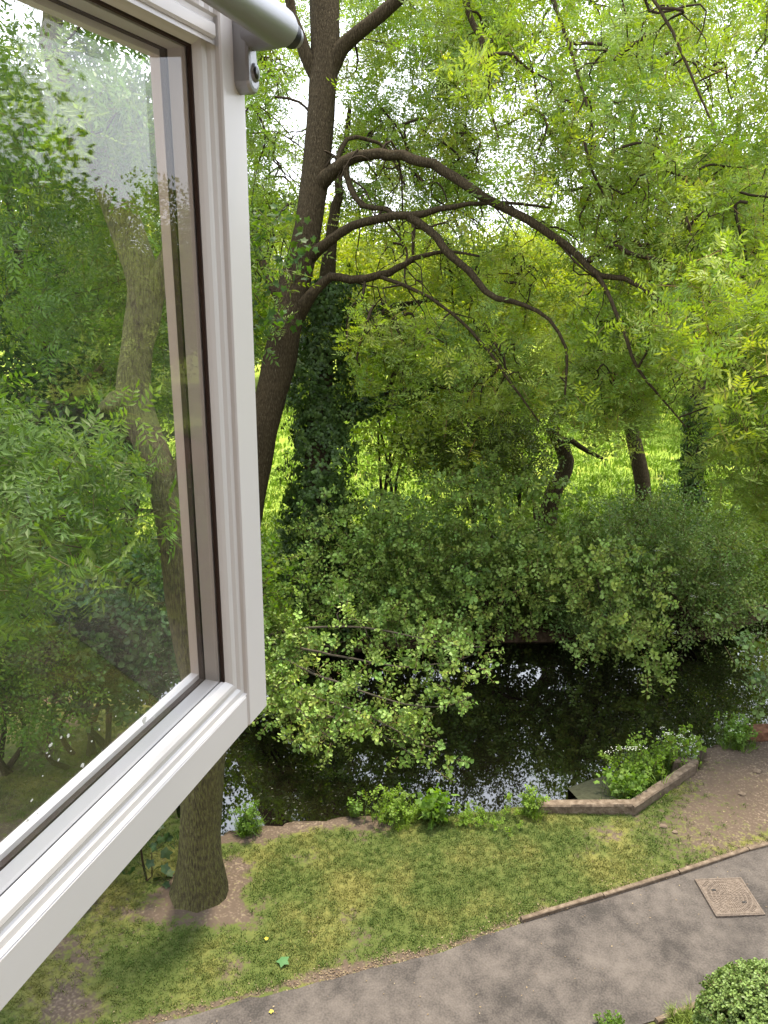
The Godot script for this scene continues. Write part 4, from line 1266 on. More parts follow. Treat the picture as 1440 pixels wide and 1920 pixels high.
# ---------------------------------------------------------------- beyond the field
func build_far() -> void:
	var kinds := [
		["pale green rounded", [Color(0.31, 0.38, 0.06), Color(0.37, 0.42, 0.075)]],
		["yellow green loose-crowned", [Color(0.37, 0.42, 0.05), Color(0.42, 0.45, 0.065)]],
		["mid green dense", [Color(0.22, 0.31, 0.045), Color(0.27, 0.35, 0.05)]]]
	# x in the photograph, distance, height, crown radius, kind
	var spots := [[420, 36, 9, 3.2, 0], [560, 42, 8.5, 3.4, 1], [690, 36, 7, 2.8, 1], [800, 50, 9, 4.0, 0], [930, 42, 7.5, 3.2, 1], [1040, 54, 9, 4.2, 2], [1150, 40, 7, 3.2, 1], [1270, 50, 8.5, 4.0, 0], [1395, 33, 11, 2.8, 0], [1490, 46, 9, 4.0, 2], [1640, 38, 8, 3.6, 1], [1850, 42, 9, 4.2, 0], [2150, 40, 9, 4.2, 2], [2600, 36, 9, 4.0, 0], [300, 46, 12, 4.4, 2], [120, 36, 11, 3.8, 0], [-80, 42, 12, 4.4, 2], [-330, 34, 11, 4.0, 1], [-700, 36, 12, 4.4, 2]]
	var spot_names := ["behind the tall arching trunk's foot", "behind the tall trunk's lowest limb", "framed between the ivy trunk and its side branch", "under the arching limb's crest", "above the fine dark hawthorn", "behind the hanging tips of the middle limb", "behind the crooked dark stem", "between the brown leaning trunk and the straight ivy trunk", "with its stem rising above the far hedge", "past the straight ivy trunk", "beside the willow at the bend", "beyond the willow at the bend", "past the stream's bend", "beyond the path's end", "behind the sash's free stile", "behind the lawn trunk's fork", "behind the pane's dark sycamore", "past the dark metal railing", "beyond the railing's end"]
	rng.seed = 31
	for s in spots:
		var d := ray(s[0], 700)
		d.y = 0
		d = d.normalized()
		var base := d * float(s[1])
		base.y = ground_y(base.x, base.z)
		var t := tree("field_tree", base, "%s field tree %s" % [kinds[s[4]][0], spot_names[spots.find(s)]], "tree", "trees beyond the field")
		var h: float = s[2]
		var top := base + Vector3(rnd(-0.6, 0.6), h * 0.85, rnd(-0.5, 0.5))
		var ln := wander(base, top, Vector3(rnd(-0.3, 0.3), 0, 0), 0.15, 9)
		var rr := []
		for i in 10:
			rr.append(lerpf(0.028 * h, 0.03, i / 9.0))
		limb(t, [ln, rr], 8, 0.08)
		var c := base + Vector3(0, h * 0.55, 0)
		grow(t, sort_near(seeds_ball(c, Vector3(s[3], h * 0.45, s[3]), 80, 0.25), c), "far", 15, Vector3(0.6, 0.42, 0.6), kinds[s[4]][1], {"scale": 1.45, "thick": 1.5})
		finish(t, M.bark, M.twig, M.leaf)
	# hedge of trees that closes the far side
	rng.seed = 32
	var buf := PackedFloat32Array()
	for k in 5200:
		var x := rnd(-90, 110)
		var z := -66.0 - rnd(0, 9) - 6.0 * noise.get_noise_2d(x * 0.03, 0)
		var hh := 5.0 + 2.5 * noise.get_noise_2d(x * 0.05, 4.0) + 2.5 * noise.get_noise_2d(x * 0.25, 7.0)
		var y := hh * sqrt(rng.randf())
		var f := rnd(0.7, 1.25)
		put(buf, Vector3(x, y, z), rvec(), rnd(0, TAU), rnd(3.2, 5.0), Color(0.2 * f, 0.27 * f, 0.065 * f))
	tag(many("far_wood", S.far[0], M.leaf, buf), "hazy green belt of trees closing the far side of the field", "wood")

	# --- trees left of the sash, seen through the glass, and those that go on along the near bank
	var left := [
		["broad sycamore along the near bank past the coping wall", Vector3(10.5, 0, -5.0), 11.0, Vector3(2.6, 4.2, 2.6), [Color(0.06, 0.12, 0.03), Color(0.08, 0.15, 0.03)], "far", 1.0],
		["tall lime tree beside the path's far end", Vector3(14.5, 0, -7.5), 12.0, Vector3(3.0, 4.8, 3.0), [Color(0.08, 0.15, 0.03), Color(0.06, 0.12, 0.03)], "far", 1.0],
		["garden tree beside the house wall", Vector3(9.5, 0, 0.6), 9.0, Vector3(2.6, 3.8, 2.6), [Color(0.07, 0.13, 0.03), Color(0.09, 0.16, 0.03)], "far", 1.0],
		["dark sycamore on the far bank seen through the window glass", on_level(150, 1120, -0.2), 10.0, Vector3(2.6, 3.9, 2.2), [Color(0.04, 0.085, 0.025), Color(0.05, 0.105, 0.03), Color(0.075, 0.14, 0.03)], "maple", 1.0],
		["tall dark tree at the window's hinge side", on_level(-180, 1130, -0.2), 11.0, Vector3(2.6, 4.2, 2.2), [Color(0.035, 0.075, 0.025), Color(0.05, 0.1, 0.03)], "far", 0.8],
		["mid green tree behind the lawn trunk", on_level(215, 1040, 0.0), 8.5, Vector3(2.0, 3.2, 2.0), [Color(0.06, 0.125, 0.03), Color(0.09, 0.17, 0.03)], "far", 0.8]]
	rng.seed = 33
	for q in left:
		var b: Vector3 = q[1]
		var t := tree("bank_tree", b, q[0])
		var h: float = q[2]
		var ln := wander(b, b + Vector3(rnd(-0.5, 0.5), h * 0.8, 0), Vector3(0.2, 0, 0), 0.2, 9)
		var rr := []
		for i in 10:
			rr.append(lerpf(0.2, 0.03, i / 9.0))
		limb(t, [ln, rr], 9, 0.1)
		var c := b + Vector3(0, h * 0.55, 0)
		if q[5] == "maple":
			limb(t, smooth_line([ln[4], at(330, 560, 11.5), at(420, 520, 10.8), at(500, 480, 10.4)], [0.08, 0.05, 0.03, 0.012], 0.2), 7)
			grow(t, seeds_in([[460, 420], [540, 410], [560, 470], [520, 560], [500, 650], [460, 620]], 12, 9.9, 10.9), "maple", 3, Vector3(0.14, 0.12, 0.14), [Color(0.07, 0.13, 0.035)], {"droop": 0.2})
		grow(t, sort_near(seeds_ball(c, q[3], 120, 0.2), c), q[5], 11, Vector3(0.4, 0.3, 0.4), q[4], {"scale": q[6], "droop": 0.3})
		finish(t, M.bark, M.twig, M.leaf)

# ---------------------------------------------------------------- bushes on the banks
func bush(called: String, label: String, base: Vector3, seeds: Array, kind: String, n: int, spread: Vector3, colors: Array, leafm: Material, opt := {}) -> void:
	var t := tree(called, base, label, "shrub")
	var stems: int = opt.get("stems", 5)
	for k in stems:
		var e: Vector3 = seeds[rng.randi() % seeds.size()]
		var m := base.lerp(e, 0.55) + Vector3(0, 0.25, 0)
		var b := base + Vector3(rnd(-0.3, 0.3), -0.1, rnd(-0.2, 0.2))
		limb(t, smooth_line([b, b.lerp(m, 0.5) + rvec() * 0.12, m], [0.04, 0.03, 0.015], 0.2), 6)
	grow(t, sort_near(seeds, base), kind, n, spread, colors, opt)
	finish(t, opt.get("bark", M.twig), opt.get("bark", M.twig), leafm, "stems", "foliage")

func build_bushes() -> void:
	rng.seed = 41
	var alder := [Color(0.22, 0.33, 0.065), Color(0.28, 0.39, 0.085), Color(0.17, 0.265, 0.052)]
	# round-leaved alder reaching over the water
	var al := tree("alder_bush", at(470, 1190, 13.6), "alder branches with round leaves reaching low over the stream", "shrub")
	var arms := [
		[[470, 1200, 8.0, 13.6], [560, 1180, 5.5, 12.8], [660, 1175, 4.0, 12.2], [760, 1190, 3.0, 11.8], [850, 1210, 2.0, 11.5], [908, 1213, 1.5, 11.3]],
		[[470, 1200, 8.0, 13.6], [560, 1215, 5.5, 12.6], [660, 1235, 4.0, 12.0], [760, 1250, 3.0, 11.5], [850, 1240, 2.0, 11.2], [890, 1225, 1.5, 11.0]],
		[[470, 1200, 8.0, 13.6], [560, 1250, 5.0, 12.2], [660, 1290, 4.0, 11.5], [760, 1320, 3.0, 11.1], [835, 1325, 2.0, 10.8], [885, 1305, 1.5, 10.7]],
		[[470, 1210, 7.0, 13.6], [560, 1290, 4.5, 11.9], [660, 1330, 3.5, 11.2], [745, 1370, 2.5, 10.8], [800, 1400, 2.0, 10.6], [838, 1392, 1.5, 10.5]],
		[[470, 1210, 7.0, 13.6], [550, 1310, 4.0, 11.7], [640, 1350, 3.0, 11.2], [720, 1380, 2.0, 10.9], [790, 1428, 1.5, 10.6]],
		[[470, 1210, 7.0, 13.6], [520, 1290, 4.0, 11.9], [570, 1340, 3.0, 11.4], [625, 1390, 2.0, 11.0]],
		[[470, 1210, 7.0, 13.6], [500, 1260, 4.0, 12.3], [530, 1310, 2.5, 11.8], [560, 1335, 2.0, 11.5]]]
	var arm_seeds := []
	for arm in arms:
		var ln := traced(arm)
		limb(al, ln, 6)
		var cnt: int = ln[0].size()
		for k in 20:
			var i := int(cnt * (0.1 + 0.9 * k / 20.0))
			arm_seeds.append(ln[0][mini(i, cnt - 1)] + rvec() * Vector3(0.16, 0.15, 0.25) * (1.15 - 0.7 * k / 20.0))
	grow(al, arm_seeds, "alder", 7, Vector3(0.12, 0.09, 0.16), alder, {"scale": 0.85, "droop": 0.0, "bow": Vector3(0, 0.05, 0)})
	finish(al, M.twig_grey, M.twig_grey, M.leaf_dull, "stems", "foliage")
	bush("alder_bush", "alder with pale round leaves in the middle of the bank", at(930, 1150, 14.8),
		seeds_in([[820, 880], [960, 880], [1080, 930], [1130, 1010], [1080, 1090], [960, 1110], [860, 1060], [800, 960]], 92, 14.0, 15.8), "alder", 8, Vector3(0.24, 0.16, 0.24), alder, M.leaf_dull, {"droop": 0.1, "stems": 4})
	bush("alder_bush", "alder spray hanging to the water before the dense bank bush", at(1150, 1130, 14.6),
		seeds_in([[1050, 1060], [1130, 1010], [1240, 1040], [1270, 1110], [1220, 1150], [1240, 1250], [1210, 1270], [1180, 1180], [1130, 1200], [1140, 1265], [1090, 1230], [1070, 1130]], 56, 13.4, 14.6), "alder", 7, Vector3(0.15, 0.12, 0.18), [Color(0.28, 0.39, 0.085), Color(0.33, 0.44, 0.105)], M.leaf_dull, {"droop": 0.2, "bark": M.twig_grey, "stems": 5})
	bush("elder_bush", "dense dull green elder with white flower heads at the water", at(1280, 1180, 15.2),
		seeds_in([[1060, 1090], [1100, 990], [1180, 940], [1290, 960], [1390, 1020], [1430, 1110], [1370, 1180], [1300, 1200], [1240, 1225], [1120, 1215], [1060, 1150]], 180, 14.3, 16.6), "fine", 9, Vector3(0.25, 0.18, 0.25), [Color(0.225, 0.33, 0.09), Color(0.28, 0.39, 0.11), Color(0.165, 0.255, 0.066)], M.leaf_dull, {"scale": 1.75, "droop": 0.0, "stems": 9})
	var fb := get_node("elder_bush")
	for q in [[1298, 1052], [1268, 1078], [1340, 1095], [1200, 1150], [1325, 1150], [1230, 1032], [1365, 1060], [1150, 1120], [1302, 1118], [1262, 1185]]:
		var fs := Shape.new()
		var fc := at(q[0], q[1], 14.2)
		for k in 26:
			var a := rnd(0, TAU)
			var pf := fc + Vector3(cos(a), rnd(-0.15, 0.15), sin(a)) * 0.075 * sqrt(rng.randf())
			var tl := rvec() * 0.006
			fs.tri(pf + Vector3(-0.014, 0, -0.009) + tl, pf + Vector3(0.0, 0.006, 0.015), pf + Vector3(0.014, 0, -0.009) - tl)
		tag(obj("flower_head", fs, M.blossom, fb), "", "", "", "stuff")
	bush("hawthorn_bush", "fine dark olive hawthorn behind the pale alder", at(920, 1000, 16.5),
		seeds_in([[800, 780], [880, 735], [990, 740], [1010, 800], [1010, 880], [960, 920], [840, 900], [770, 850]], 90, 15.6, 17.4), "fine", 9, Vector3(0.28, 0.2, 0.28), [Color(0.12, 0.17, 0.026), Color(0.15, 0.20, 0.03), Color(0.095, 0.14, 0.024)], M.leaf_dull, {"scale": 1.7, "droop": 0.0})
	bush("bramble_bush", "low bramble hanging over the far water's edge behind the alder arms", at(900, 1190, 15.4),
		seeds_in([[700, 1000], [860, 1000], [1070, 1080], [1060, 1160], [940, 1185], [820, 1190], [700, 1170]], 100, 14.0, 15.8), "alder", 9, Vector3(0.24, 0.18, 0.24), alder, M.leaf_dull, {"stems": 8})
	bush("holly_bush", "dark leafy thicket at the foot of the ivy-wrapped trunk", at(620, 1180, 15.0),
		seeds_in([[540, 1000], [640, 950], [760, 900], [800, 1000], [800, 1120], [700, 1180], [540, 1180]], 120, 13.8, 15.6), "alder", 9, Vector3(0.25, 0.2, 0.25), [Color(0.19, 0.29, 0.055), Color(0.24, 0.35, 0.068), Color(0.15, 0.235, 0.046)], M.leaf_dull, {"stems": 8})
	bush("hazel_bush", "bright hazel shoots beside the frame's free edge", at(440, 1190, 13.8),
		seeds_in([[400, 1040], [510, 1040], [540, 1120], [560, 1200], [400, 1220]], 30, 12.6, 14.0), "alder", 8, Vector3(0.24, 0.2, 0.24), [Color(0.18, 0.29, 0.04), Color(0.14, 0.23, 0.034)], M.leaf, {"stems": 6})
	bush("willow_bush", "leafy willow at the bend of the stream", at(1520, 1160, 16.6),
		seeds_in([[1380, 900], [1500, 860], [1700, 900], [1720, 1120], [1440, 1110], [1390, 1040]], 110, 14.6, 17.5), "fine", 12, Vector3(0.28, 0.24, 0.28), [Color(0.17, 0.25, 0.045), Color(0.2, 0.28, 0.05)], M.leaf, {"scale": 1.3})
	bush("sapling_bush", "pale leafy sapling tips reaching in over the water", at(1560, 1330, 10.9),
		seeds_in([[1415, 1165], [1560, 1100], [1620, 1300], [1440, 1285], [1410, 1225]], 22, 10.3, 11.4), "alder", 6, Vector3(0.13, 0.11, 0.16), [Color(0.15, 0.23, 0.07)], M.leaf_dull, {"bark": M.twig_grey, "stems": 3})
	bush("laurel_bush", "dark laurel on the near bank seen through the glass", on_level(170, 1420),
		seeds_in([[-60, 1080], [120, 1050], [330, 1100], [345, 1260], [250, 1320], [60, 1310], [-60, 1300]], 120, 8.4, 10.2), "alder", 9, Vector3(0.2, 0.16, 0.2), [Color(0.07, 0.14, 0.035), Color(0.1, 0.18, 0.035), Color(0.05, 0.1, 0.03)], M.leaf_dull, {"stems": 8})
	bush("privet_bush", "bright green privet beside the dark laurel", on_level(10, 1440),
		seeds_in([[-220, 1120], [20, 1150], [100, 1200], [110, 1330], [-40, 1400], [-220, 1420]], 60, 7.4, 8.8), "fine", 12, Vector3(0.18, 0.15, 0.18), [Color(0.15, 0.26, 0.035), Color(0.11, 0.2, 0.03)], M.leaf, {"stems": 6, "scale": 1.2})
	for q in [[Vector3(8.2, 0, -9.4), "unseen laurel clump added past the coping to block the bright water reflection"], [Vector3(10.6, 0, -9.9), "second unseen laurel clump added past the coping to block the bright water reflection"], [Vector3(13.2, 0, -10.4), "third unseen laurel clump added past the coping to block the bright water reflection"], [Vector3(16.0, 0, -10.9), "fourth unseen laurel clump added past the coping to block the bright water reflection"], [Vector3(18.8, 0, -11.2), "fifth unseen laurel clump added past the coping to block the bright water reflection"], [Vector3(21.6, 0, -11.6), "sixth unseen laurel clump added past the coping to block the bright water reflection"]]:  # added out of view, to keep the stream's sky glare off the panes
		bush("laurel_bush", q[1], q[0], seeds_ball(q[0] + Vector3(0, 1.1, 0), Vector3(1.4, 1.2, 0.8), 60), "alder", 9, Vector3(0.25, 0.2, 0.25), [Color(0.08, 0.14, 0.035), Color(0.1, 0.17, 0.035)], M.leaf_dull, {"scale": 1.3})
	bush("dogwood_bush", "bright lime dogwood between the ivy trunk and the hawthorn", at(720, 960, 17.0),
		seeds_in([[640, 640], [760, 600], [860, 680], [840, 800], [760, 860], [650, 820]], 54, 15.8, 18.0), "alder", 7, Vector3(0.3, 0.24, 0.3), [Color(0.26, 0.36, 0.045), Color(0.31, 0.4, 0.055)], M.leaf, {"stems": 5})
	bush("spindle_bush", "thin lime spindle bush around the crooked stem's foot", at(1000, 960, 17.4),
		seeds_in([[880, 740], [1010, 720], [1030, 800], [1020, 860], [900, 860]], 26, 16.6, 18.2), "alder", 6, Vector3(0.28, 0.22, 0.28), [Color(0.27, 0.38, 0.045), Color(0.32, 0.42, 0.055)], M.leaf, {"stems": 4})
	# low growth that fills the far bank
	rng.seed = 42
	var buf := PackedFloat32Array()
	for k in 9000:
		var x := rnd(-12, 14)
		var z := curve(FAR_EDGE, x) - absf(rng.randfn()) * 1.3 - 0.15
		var f := rnd(0.6, 1.2)
		put(buf, Vector3(x, ground_y(x, z) + rnd(-0.05, 0.35), z), Vector3(rnd(-0.5, 0.5), 1, rnd(-0.5, 0.5)), rnd(0, TAU), rnd(0.8, 1.4), Color(0.17 * f, 0.265 * f, 0.052 * f))
	tag(many("bank_undergrowth", S.alder[1], M.leaf_dull, buf), "low tangled green undergrowth covering the far bank", "undergrowth")
	buf = PackedFloat32Array()
	for k in 16000:
		var x := rnd(-16, 22)
		var z := curve(FAR_EDGE, x) - 2.2 - pow(rng.randf(), 1.6) * 24.0
		var f := rnd(0.75, 1.25)
		put(buf, Vector3(x, ground_y(x, z) - 0.02, z), Vector3(rnd(-0.2, 0.2), 1, rnd(-0.2, 0.2)), rnd(0, TAU), rnd(4.0, 9.0), Color(0.23 * f, 0.34 * f, 0.04 * f))
	tag(many("field_grass", S.tuft[0], M.grass, buf), "tall bright yellow green grass of the field", "grass")
	# dense shrub with a clipped round top by the path
	var c := on_level(1440, 1992, 0.0)
	var t := tree("box_shrub", c, "clipped round box shrub at the path's near edge", "shrub")
	rng.seed = 43
	var r := 0.53
	t.bufs = {"box0": PackedFloat32Array(), "box1": PackedFloat32Array()}
	S.box = [spray_round(711, 16, 0.02, 1, 0.06), spray_round(712, 14, 0.022, 1, 0.055)]
	limb(t, smooth_line([c + Vector3(0, -0.05, 0), c + Vector3(0.02, 0.15, 0), c + Vector3(0, 0.35, 0)], [0.03, 0.025, 0.012]), 6)
	for k in 90:
		var q := Vector3(rng.randfn(), absf(rng.randfn()), rng.randfn()).normalized()
		t.thin.tube(wander(c + Vector3(0, 0.12, 0), c + Vector3(0, 0.2, 0) + q * r * 0.85, Vector3.ZERO, 0.02, 4), [0.006, 0.005, 0.004, 0.003, 0.002], 4, 0.0, null, false)
	rng.seed = 44
	for k in 5200:
		var q := Vector3(rng.randfn(), rng.randfn() * 0.9 + 0.25, rng.randfn()).normalized()
		var lump := 1.0 + 0.10 * noise.get_noise_3d(q.x * 5, q.y * 5, q.z * 5) + 0.05 * noise.get_noise_3d(q.x * 14, q.y * 14, q.z * 14)
		var pp := c + Vector3(0, 0.24, 0) + q * Vector3(r, r * 0.82, r) * lump * rnd(0.82, 1.0)
		if pp.y < 0.02: continue
		var f := rnd(0.75, 1.25)
		put(t.bufs["box%d" % (k % 2)], pp, q + rvec() * 0.35, rnd(0, TAU), rnd(0.8, 1.3), Color(0.2 * f, 0.29 * f, 0.08 * f))
	finish(t, M.twig, M.twig, M.leaf_dull, "stem", "foliage")

# ---------------------------------------------------------------- kerb, weeds, stones, litter, fence
func kerb_line(called: String, label: String, pts: Array, w: float, h: float, m: Material) -> void:
	var o := thing(called, pts[0], label, "kerb")
	for i in pts.size() - 1:
		var a: Vector3 = pts[i]
		var b: Vector3 = pts[i + 1]
		var d := (b - a).normalized()
		var side := Vector3(-d.z, 0, d.x)
		var l := (b - a).length()
		var s := Shape.new()
		var steps := maxi(2, int(l / 0.12))
		var rings := []
		for k in steps + 1:
			var ct := a + d * (l * k / steps) - (d * w * 0.5 if k == 0 and i > 0 else Vector3.ZERO)
			var ring := []
			for q in [[-0.5, -1.0], [-0.5, h - 0.02], [-0.38, h], [0.38, h], [0.5, h - 0.02], [0.5, -1.0]]:
				var jit := noise.get_noise_3d(ct.x * 6 + q[0] * 9, q[1] * 3, ct.z * 6)
				ring.append(ct + side * (q[0] * w + jit * 0.012) + Vector3(0, q[1] + (jit * 0.012 if q[1] > 0 else 0.0), 0))
			rings.append(ring)
		for k in steps:
			for j in 5:
				s.quad_out(rings[k][j], rings[k + 1][j], rings[k + 1][j + 1], rings[k][j + 1], (rings[k][j] + rings[k][j + 1]) * 0.5 - (a + d * (l * k / steps)) + Vector3(0, 0.6 if j > 0 and j < 4 else 0.0, 0))
		for e in [0, steps]:
			var rg: Array = rings[e]
			s.quad_out(rg[0], rg[1], rg[4], rg[5], d if e else -d)
			s.quad_out(rg[1], rg[2], rg[3], rg[4], d if e else -d)
		obj("kerb_stone", s, m, o)

func weed(label: String, c: Vector3, n: int, h: float, spread: float, col: Color, flowers := 0, kind := "weed", sc := 1.0) -> void:
	var t := tree("bank_weed", c, label, "plant", "weeds along the near bank")
	for k in S[kind].size():
		t.bufs["%s%d" % [kind, k]] = PackedFloat32Array()
	var fl := Shape.new()
	for k in n:
		var q := Vector3(rng.randfn() * spread, 0, rng.randfn() * spread * 0.6)
		var b := c + q
		b.y = minf(ground_y(b.x, b.z), c.y + 0.1)
		b.y = maxf(b.y, -0.5)
		var hh := h * rnd(0.5, 1.1)
		var e := Vector3(b.x, c.y + hh, b.z) + Vector3(rnd(-0.1, 0.1), 0, rnd(-0.1, 0.1))
		t.thin.tube(wander(b, e, Vector3.ZERO, 0.015, 4), [0.004, 0.004, 0.003, 0.003, 0.002], 4, 0.0, null, false)
		for j in 3:
			var f := rnd(0.75, 1.25)
			put(t.bufs["%s%d" % [kind, rng.randi() % S[kind].size()]], b.lerp(e, rnd(0.25, 1.0)), Vector3(rnd(-0.8, 0.8), 0.7, rnd(-0.8, 0.8)), rnd(0, TAU), sc * rnd(0.7, 1.2), Color(col.r * f, col.g * f, col.b * f))
		if k < flowers:
			for j in 7:
				var pf := e + Vector3(rnd(-0.045, 0.045), 0.05 + rnd(0, 0.02), rnd(-0.045, 0.045))
				fl.tri(pf + Vector3(-0.009, 0, -0.006), pf + Vector3(0.0, 0.003, 0.011), pf + Vector3(0.009, 0, -0.006))
			t.thin.tube([e, e + Vector3(0, 0.05, 0)], [0.002, 0.002], 3, 0.0, null, false)
	t.bufs["long0"] = PackedFloat32Array()
	for k in n:
		var b := c + Vector3(rng.randfn() * spread, 0, rng.randfn() * spread * 0.6)
		b.y = clampf(ground_y(b.x, b.z), -0.4, c.y + 0.1)
		put(t.bufs["long0"], b, Vector3(rnd(-0.25, 0.25), 1, rnd(-0.25, 0.25)), rnd(0, TAU), h * rnd(2.0, 4.2), Color(col.r, col.g, col.b) * rnd(0.7, 1.1))
	finish(t, M.twig, M.stem, M.leaf, "stem", "foliage")
	if fl.v.size():
		tag(obj("blossom", fl, M.blossom, t.root), "", "", "", "stuff")

func stone(label: String, px: float, py: float, size: float, m: Material) -> void:
	var c := on_level(px, py)
	var s := Shape.new()
	var rings := 6
	var seg := 9
	var grid := []
	for j in rings + 1:
		var row := []
		for k in seg:
			var th := PI * j / rings
			var a := TAU * k / seg
			var q := Vector3(sin(th) * cos(a) * 1.3, cos(th) * 0.55, sin(th) * sin(a))
			row.append(q * size * (1.0 + 0.35 * noise.get_noise_3d(q.x * 1.5 + px, q.y * 1.5, q.z * 1.5)))
		grid.append(row)
	for j in rings:
		for k in seg:
			var a: Vector3 = grid[j][k]
			var b: Vector3 = grid[j][(k + 1) % seg]
			var d: Vector3 = grid[j + 1][(k + 1) % seg]
			var e: Vector3 = grid[j + 1][k]
			if a.distance_to(b) > 1e-5: s.tri(a, d, b)
			if d.distance_to(e) > 1e-5: s.tri(a, e, d)
	var o := obj("stone", s, m)
	o.position = Vector3(c.x, ground_y(c.x, c.z) + size * 0.3, c.z)
	tag(o, label, "stone", "stones on the trodden soil")

func build_small() -> void:
	M.stem = mat(Color(0.09, 0.14, 0.04), 0.7, 0.3)
	S.long = [tuft(811, 14, 0.17, 0.05, 0.008)]
	rng.seed = 51
	# concrete edge of the old landing, bent twice
	kerb_line("concrete_kerb", "bent concrete kerb of the little landing at the water", [on_level(1008, 1507, 0.06), on_level(1188, 1506, 0.06), on_level(1298, 1434, 0.06)], 0.115, 0.02, M.concrete)
	kerb_line("concrete_kerb", "short concrete kerb stub behind the weeds", [on_level(1308, 1428, 0.06), on_level(1262, 1424, 0.06)], 0.11, 0.018, M.concrete)
	kerb_line("coping_wall", "reddish coping of the bank wall beyond the flowering weeds", [on_level(1392, 1368, 0.05), on_level(1560, 1362, 0.05), on_level(1750, 1350, 0.05)], 0.2, 0.03, M.coping)
	var sl := Shape.new()
	var a := on_level(1085, 1500, -0.25)
	var b := on_level(1150, 1470, -0.25)
	var q0 := on_level(1070, 1500, WATER - 0.1)
	sl.quad_out(a, on_level(1200, 1500, -0.25), on_level(1190, 1440, -0.7), q0 + Vector3(0, 0, -0.3), Vector3.UP)
	sl.quad_out(a + Vector3(0, -0.15, 0), on_level(1200, 1500, -0.25) + Vector3(0, -0.15, 0), on_level(1190, 1440, -0.7) + Vector3(0, -0.15, 0), q0 + Vector3(0, -0.15, -0.3), Vector3.DOWN)
	tag(obj("landing_slab", sl, M.slab), "sloping grey green slab dipping into the water below the kerb", "slab")
	# weeds
	var g1 := Color(0.24, 0.37, 0.055)
	var g2 := Color(0.17, 0.29, 0.05)
	weed("weeds beside the lawn trunk at the bank's lip", on_level(462, 1552), 20, 0.28, 0.08, g2, 0, "weed", 0.7)
	weed("single small shoot standing alone on the bank's lip", on_level(663, 1524), 4, 0.14, 0.02, g2, 0, "weed", 1.1)
	weed("grassy clump of weeds at the middle of the bank", on_level(745, 1530), 44, 0.26, 0.13, g1, 0, "weed", 0.7)
	weed("broad-leaved dock at the bank's lip", on_level(815, 1536), 12, 0.2, 0.08, g2, 0, "maple", 0.8)
	weed("low bright weeds between the dock and the kerb", on_level(895, 1540), 34, 0.07, 0.2, g1, 0, "weed", 0.55)
	weed("upright weeds at the kerb's end", on_level(990, 1522), 22, 0.24, 0.08, g1, 0, "weed", 0.7)
	weed("tall cow parsley filling the landing", on_level(1195, 1466, -0.15), 60, 0.42, 0.17, g1, 7)
	weed("white-flowered weeds behind the landing", on_level(1255, 1432, -0.1), 50, 0.44, 0.15, g1, 14)
	weed("broad weeds inside the kerb's bend", on_level(1180, 1486, -0.05), 26, 0.24, 0.10, g2, 0, "maple", 0.6)
	weed("flowering weeds before the reddish coping", on_level(1380, 1392), 26, 0.26, 0.10, g2, 10)
	weed("small weeds at the path's near edge", on_level(1150, 1930), 9, 0.06, 0.06, g2, 0, "weed", 0.6)
	# long grass by the box shrub
	var buf := PackedFloat32Array()
	for k in 70:
		var p := on_level(rnd(1255, 1400), rnd(1903, 1960))
		put(buf, p, Vector3(rnd(-0.2, 0.2), 1, rnd(-0.2, 0.2)), rnd(0, TAU), rnd(0.6, 1.1), Color(0.17, 0.23, 0.045) * rnd(0.8, 1.2))
	tag(many("long_grass", S.long[0], M.grass, buf), "long yellow green grass below the clipped shrub", "grass")
	# stones
	for q in [["pale flat stone on the trodden soil", 1244, 1548, 0.035], ["small pinkish stone beside the flat one", 1266, 1560, 0.025], ["white pebble on the grass before the kerb's bend", 1391, 1490, 0.035], ["brown stone by the bare ledge", 1420, 1446, 0.04]]:
		stone(q[0], q[1], q[2], q[3], M.concrete)
	# leaf litter: dry scraps along the path's edge and over the soil
	buf = PackedFloat32Array()
	var scrap := Shape.new()
	leaf(scrap, Vector3.ZERO, Vector3(1, 0.1, 0), Vector3(0, 1, 0.2), 0.03, 0.018, 0, 1.0)
	for k in 3600:
		var x := rnd(-3.5, 6.0)
		var f := curve(PATH_FAR, x)
		var e := curve(NEAR_EDGE, x)
		var z := f - absf(rng.randfn()) * 0.07 if k % 3 else lerpf(f + 0.9, e + 0.1, rng.randf())
		if k % 3 and x < -0.6 and rng.randf() < 0.5: continue
		if k % 3 == 0 and z < f and x < 2.6 and rng.randf() < 0.72: continue
		if z > f and rng.randf() < 0.6: continue
		var cc := Color(0.17, 0.11, 0.065).lerp(Color(0.3, 0.24, 0.15), rng.randf()) * rnd(0.5, 1.1)
		var y := ground_y(x, z) + (0.03 if z > f else 0.012)
		put(buf, Vector3(x, y, z), Vector3(rnd(-0.3, 0.3), 1, rnd(-0.3, 0.3)), rnd(0, TAU), rnd(0.3, 0.8), cc)
	tag(many("leaf_litter", scrap.mesh(), M.grass, buf), "dry brown leaf scraps strewn along the path's edge", "litter")
	# single fallen leaves on the lawn and path
	var fresh := Shape.new()
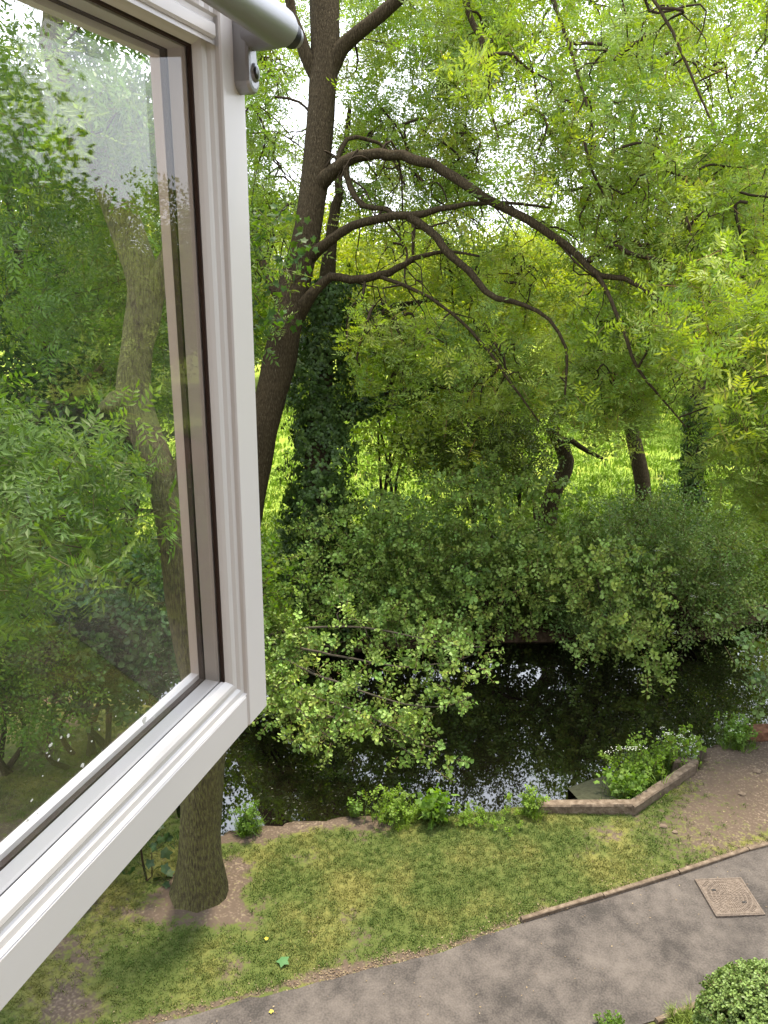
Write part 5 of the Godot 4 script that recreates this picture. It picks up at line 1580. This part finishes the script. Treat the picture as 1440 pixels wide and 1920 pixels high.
	leaf(fresh, Vector3.ZERO, Vector3(1, 0.05, 0), Vector3(0, 1, 0.1), 0.13, 0.12, 2, 1.0)
	var fm := fresh.mesh()
	for q in [[528, 1797, Color(0.06, 0.14, 0.05), 1.0, "fallen green lobed leaf on the lawn", "fallen leaves"], [503, 1766, Color(0.4, 0.33, 0.04), 0.35, "small fallen yellow leaf on the grass", "yellow fallen leaves"], [512, 1897, Color(0.5, 0.42, 0.06), 0.35, "small fallen yellow leaf on the asphalt", "yellow fallen leaves"], [372, 1690, Color(0.09, 0.15, 0.05), 0.5, "small fallen green leaf beneath the trunk", "fallen leaves"]]:
		var c := on_level(q[0], q[1])
		var o := MeshInstance3D.new()
		o.mesh = fm
		o.material_override = mat(q[2], 0.6, 0.3)
		o.name = numbered("fallen_leaf")
		add_child(o)
		o.position = Vector3(c.x, ground_y(c.x, c.z) + 0.035, c.z)
		o.scale = Vector3.ONE * q[3]
		o.rotation.y = rnd(0, TAU)
		tag(o, q[4], "leaf", q[5])
	# railing on the far side, seen through the glass
	var fb := on_level(95, 1090, -0.1)
	var fa := on_level(-420, 1130, -0.1)
	var fo := thing("railing_fence", fb, "dark metal railing seen through the window glass", "fence")
	var dd := (fa - fb)
	var ln := dd.length()
	dd = dd.normalized()
	for k in int(ln / 0.14):
		var s := Shape.new()
		var p := fb + dd * (0.14 * k)
		s.tube([p + Vector3(0, -0.1, 0), p + Vector3(0, 0.95, 0), p + Vector3(0, 1.0, 0)], [0.011, 0.011, 0.003], 6)
		obj("bar", s, M.rail, fo)
	for y in [0.14, 0.86]:
		var s := Shape.new()
		s.tube([fb + Vector3(0, y, 0), fa + Vector3(0, y, 0)], [0.018, 0.018], 6)
		obj("rail", s, M.rail, fo)
	var po := thing("plank_edging", fb + Vector3(0, -0.2, 0.3), "brown timber board at the foot of the railing", "board")
	var s2 := Shape.new()
	s2.tube([fb + Vector3(0.1, -0.12, 0.35), fa + Vector3(0, -0.12, 0.35)], [0.12, 0.12], 4)
	obj("plank", s2, M.timber, po)
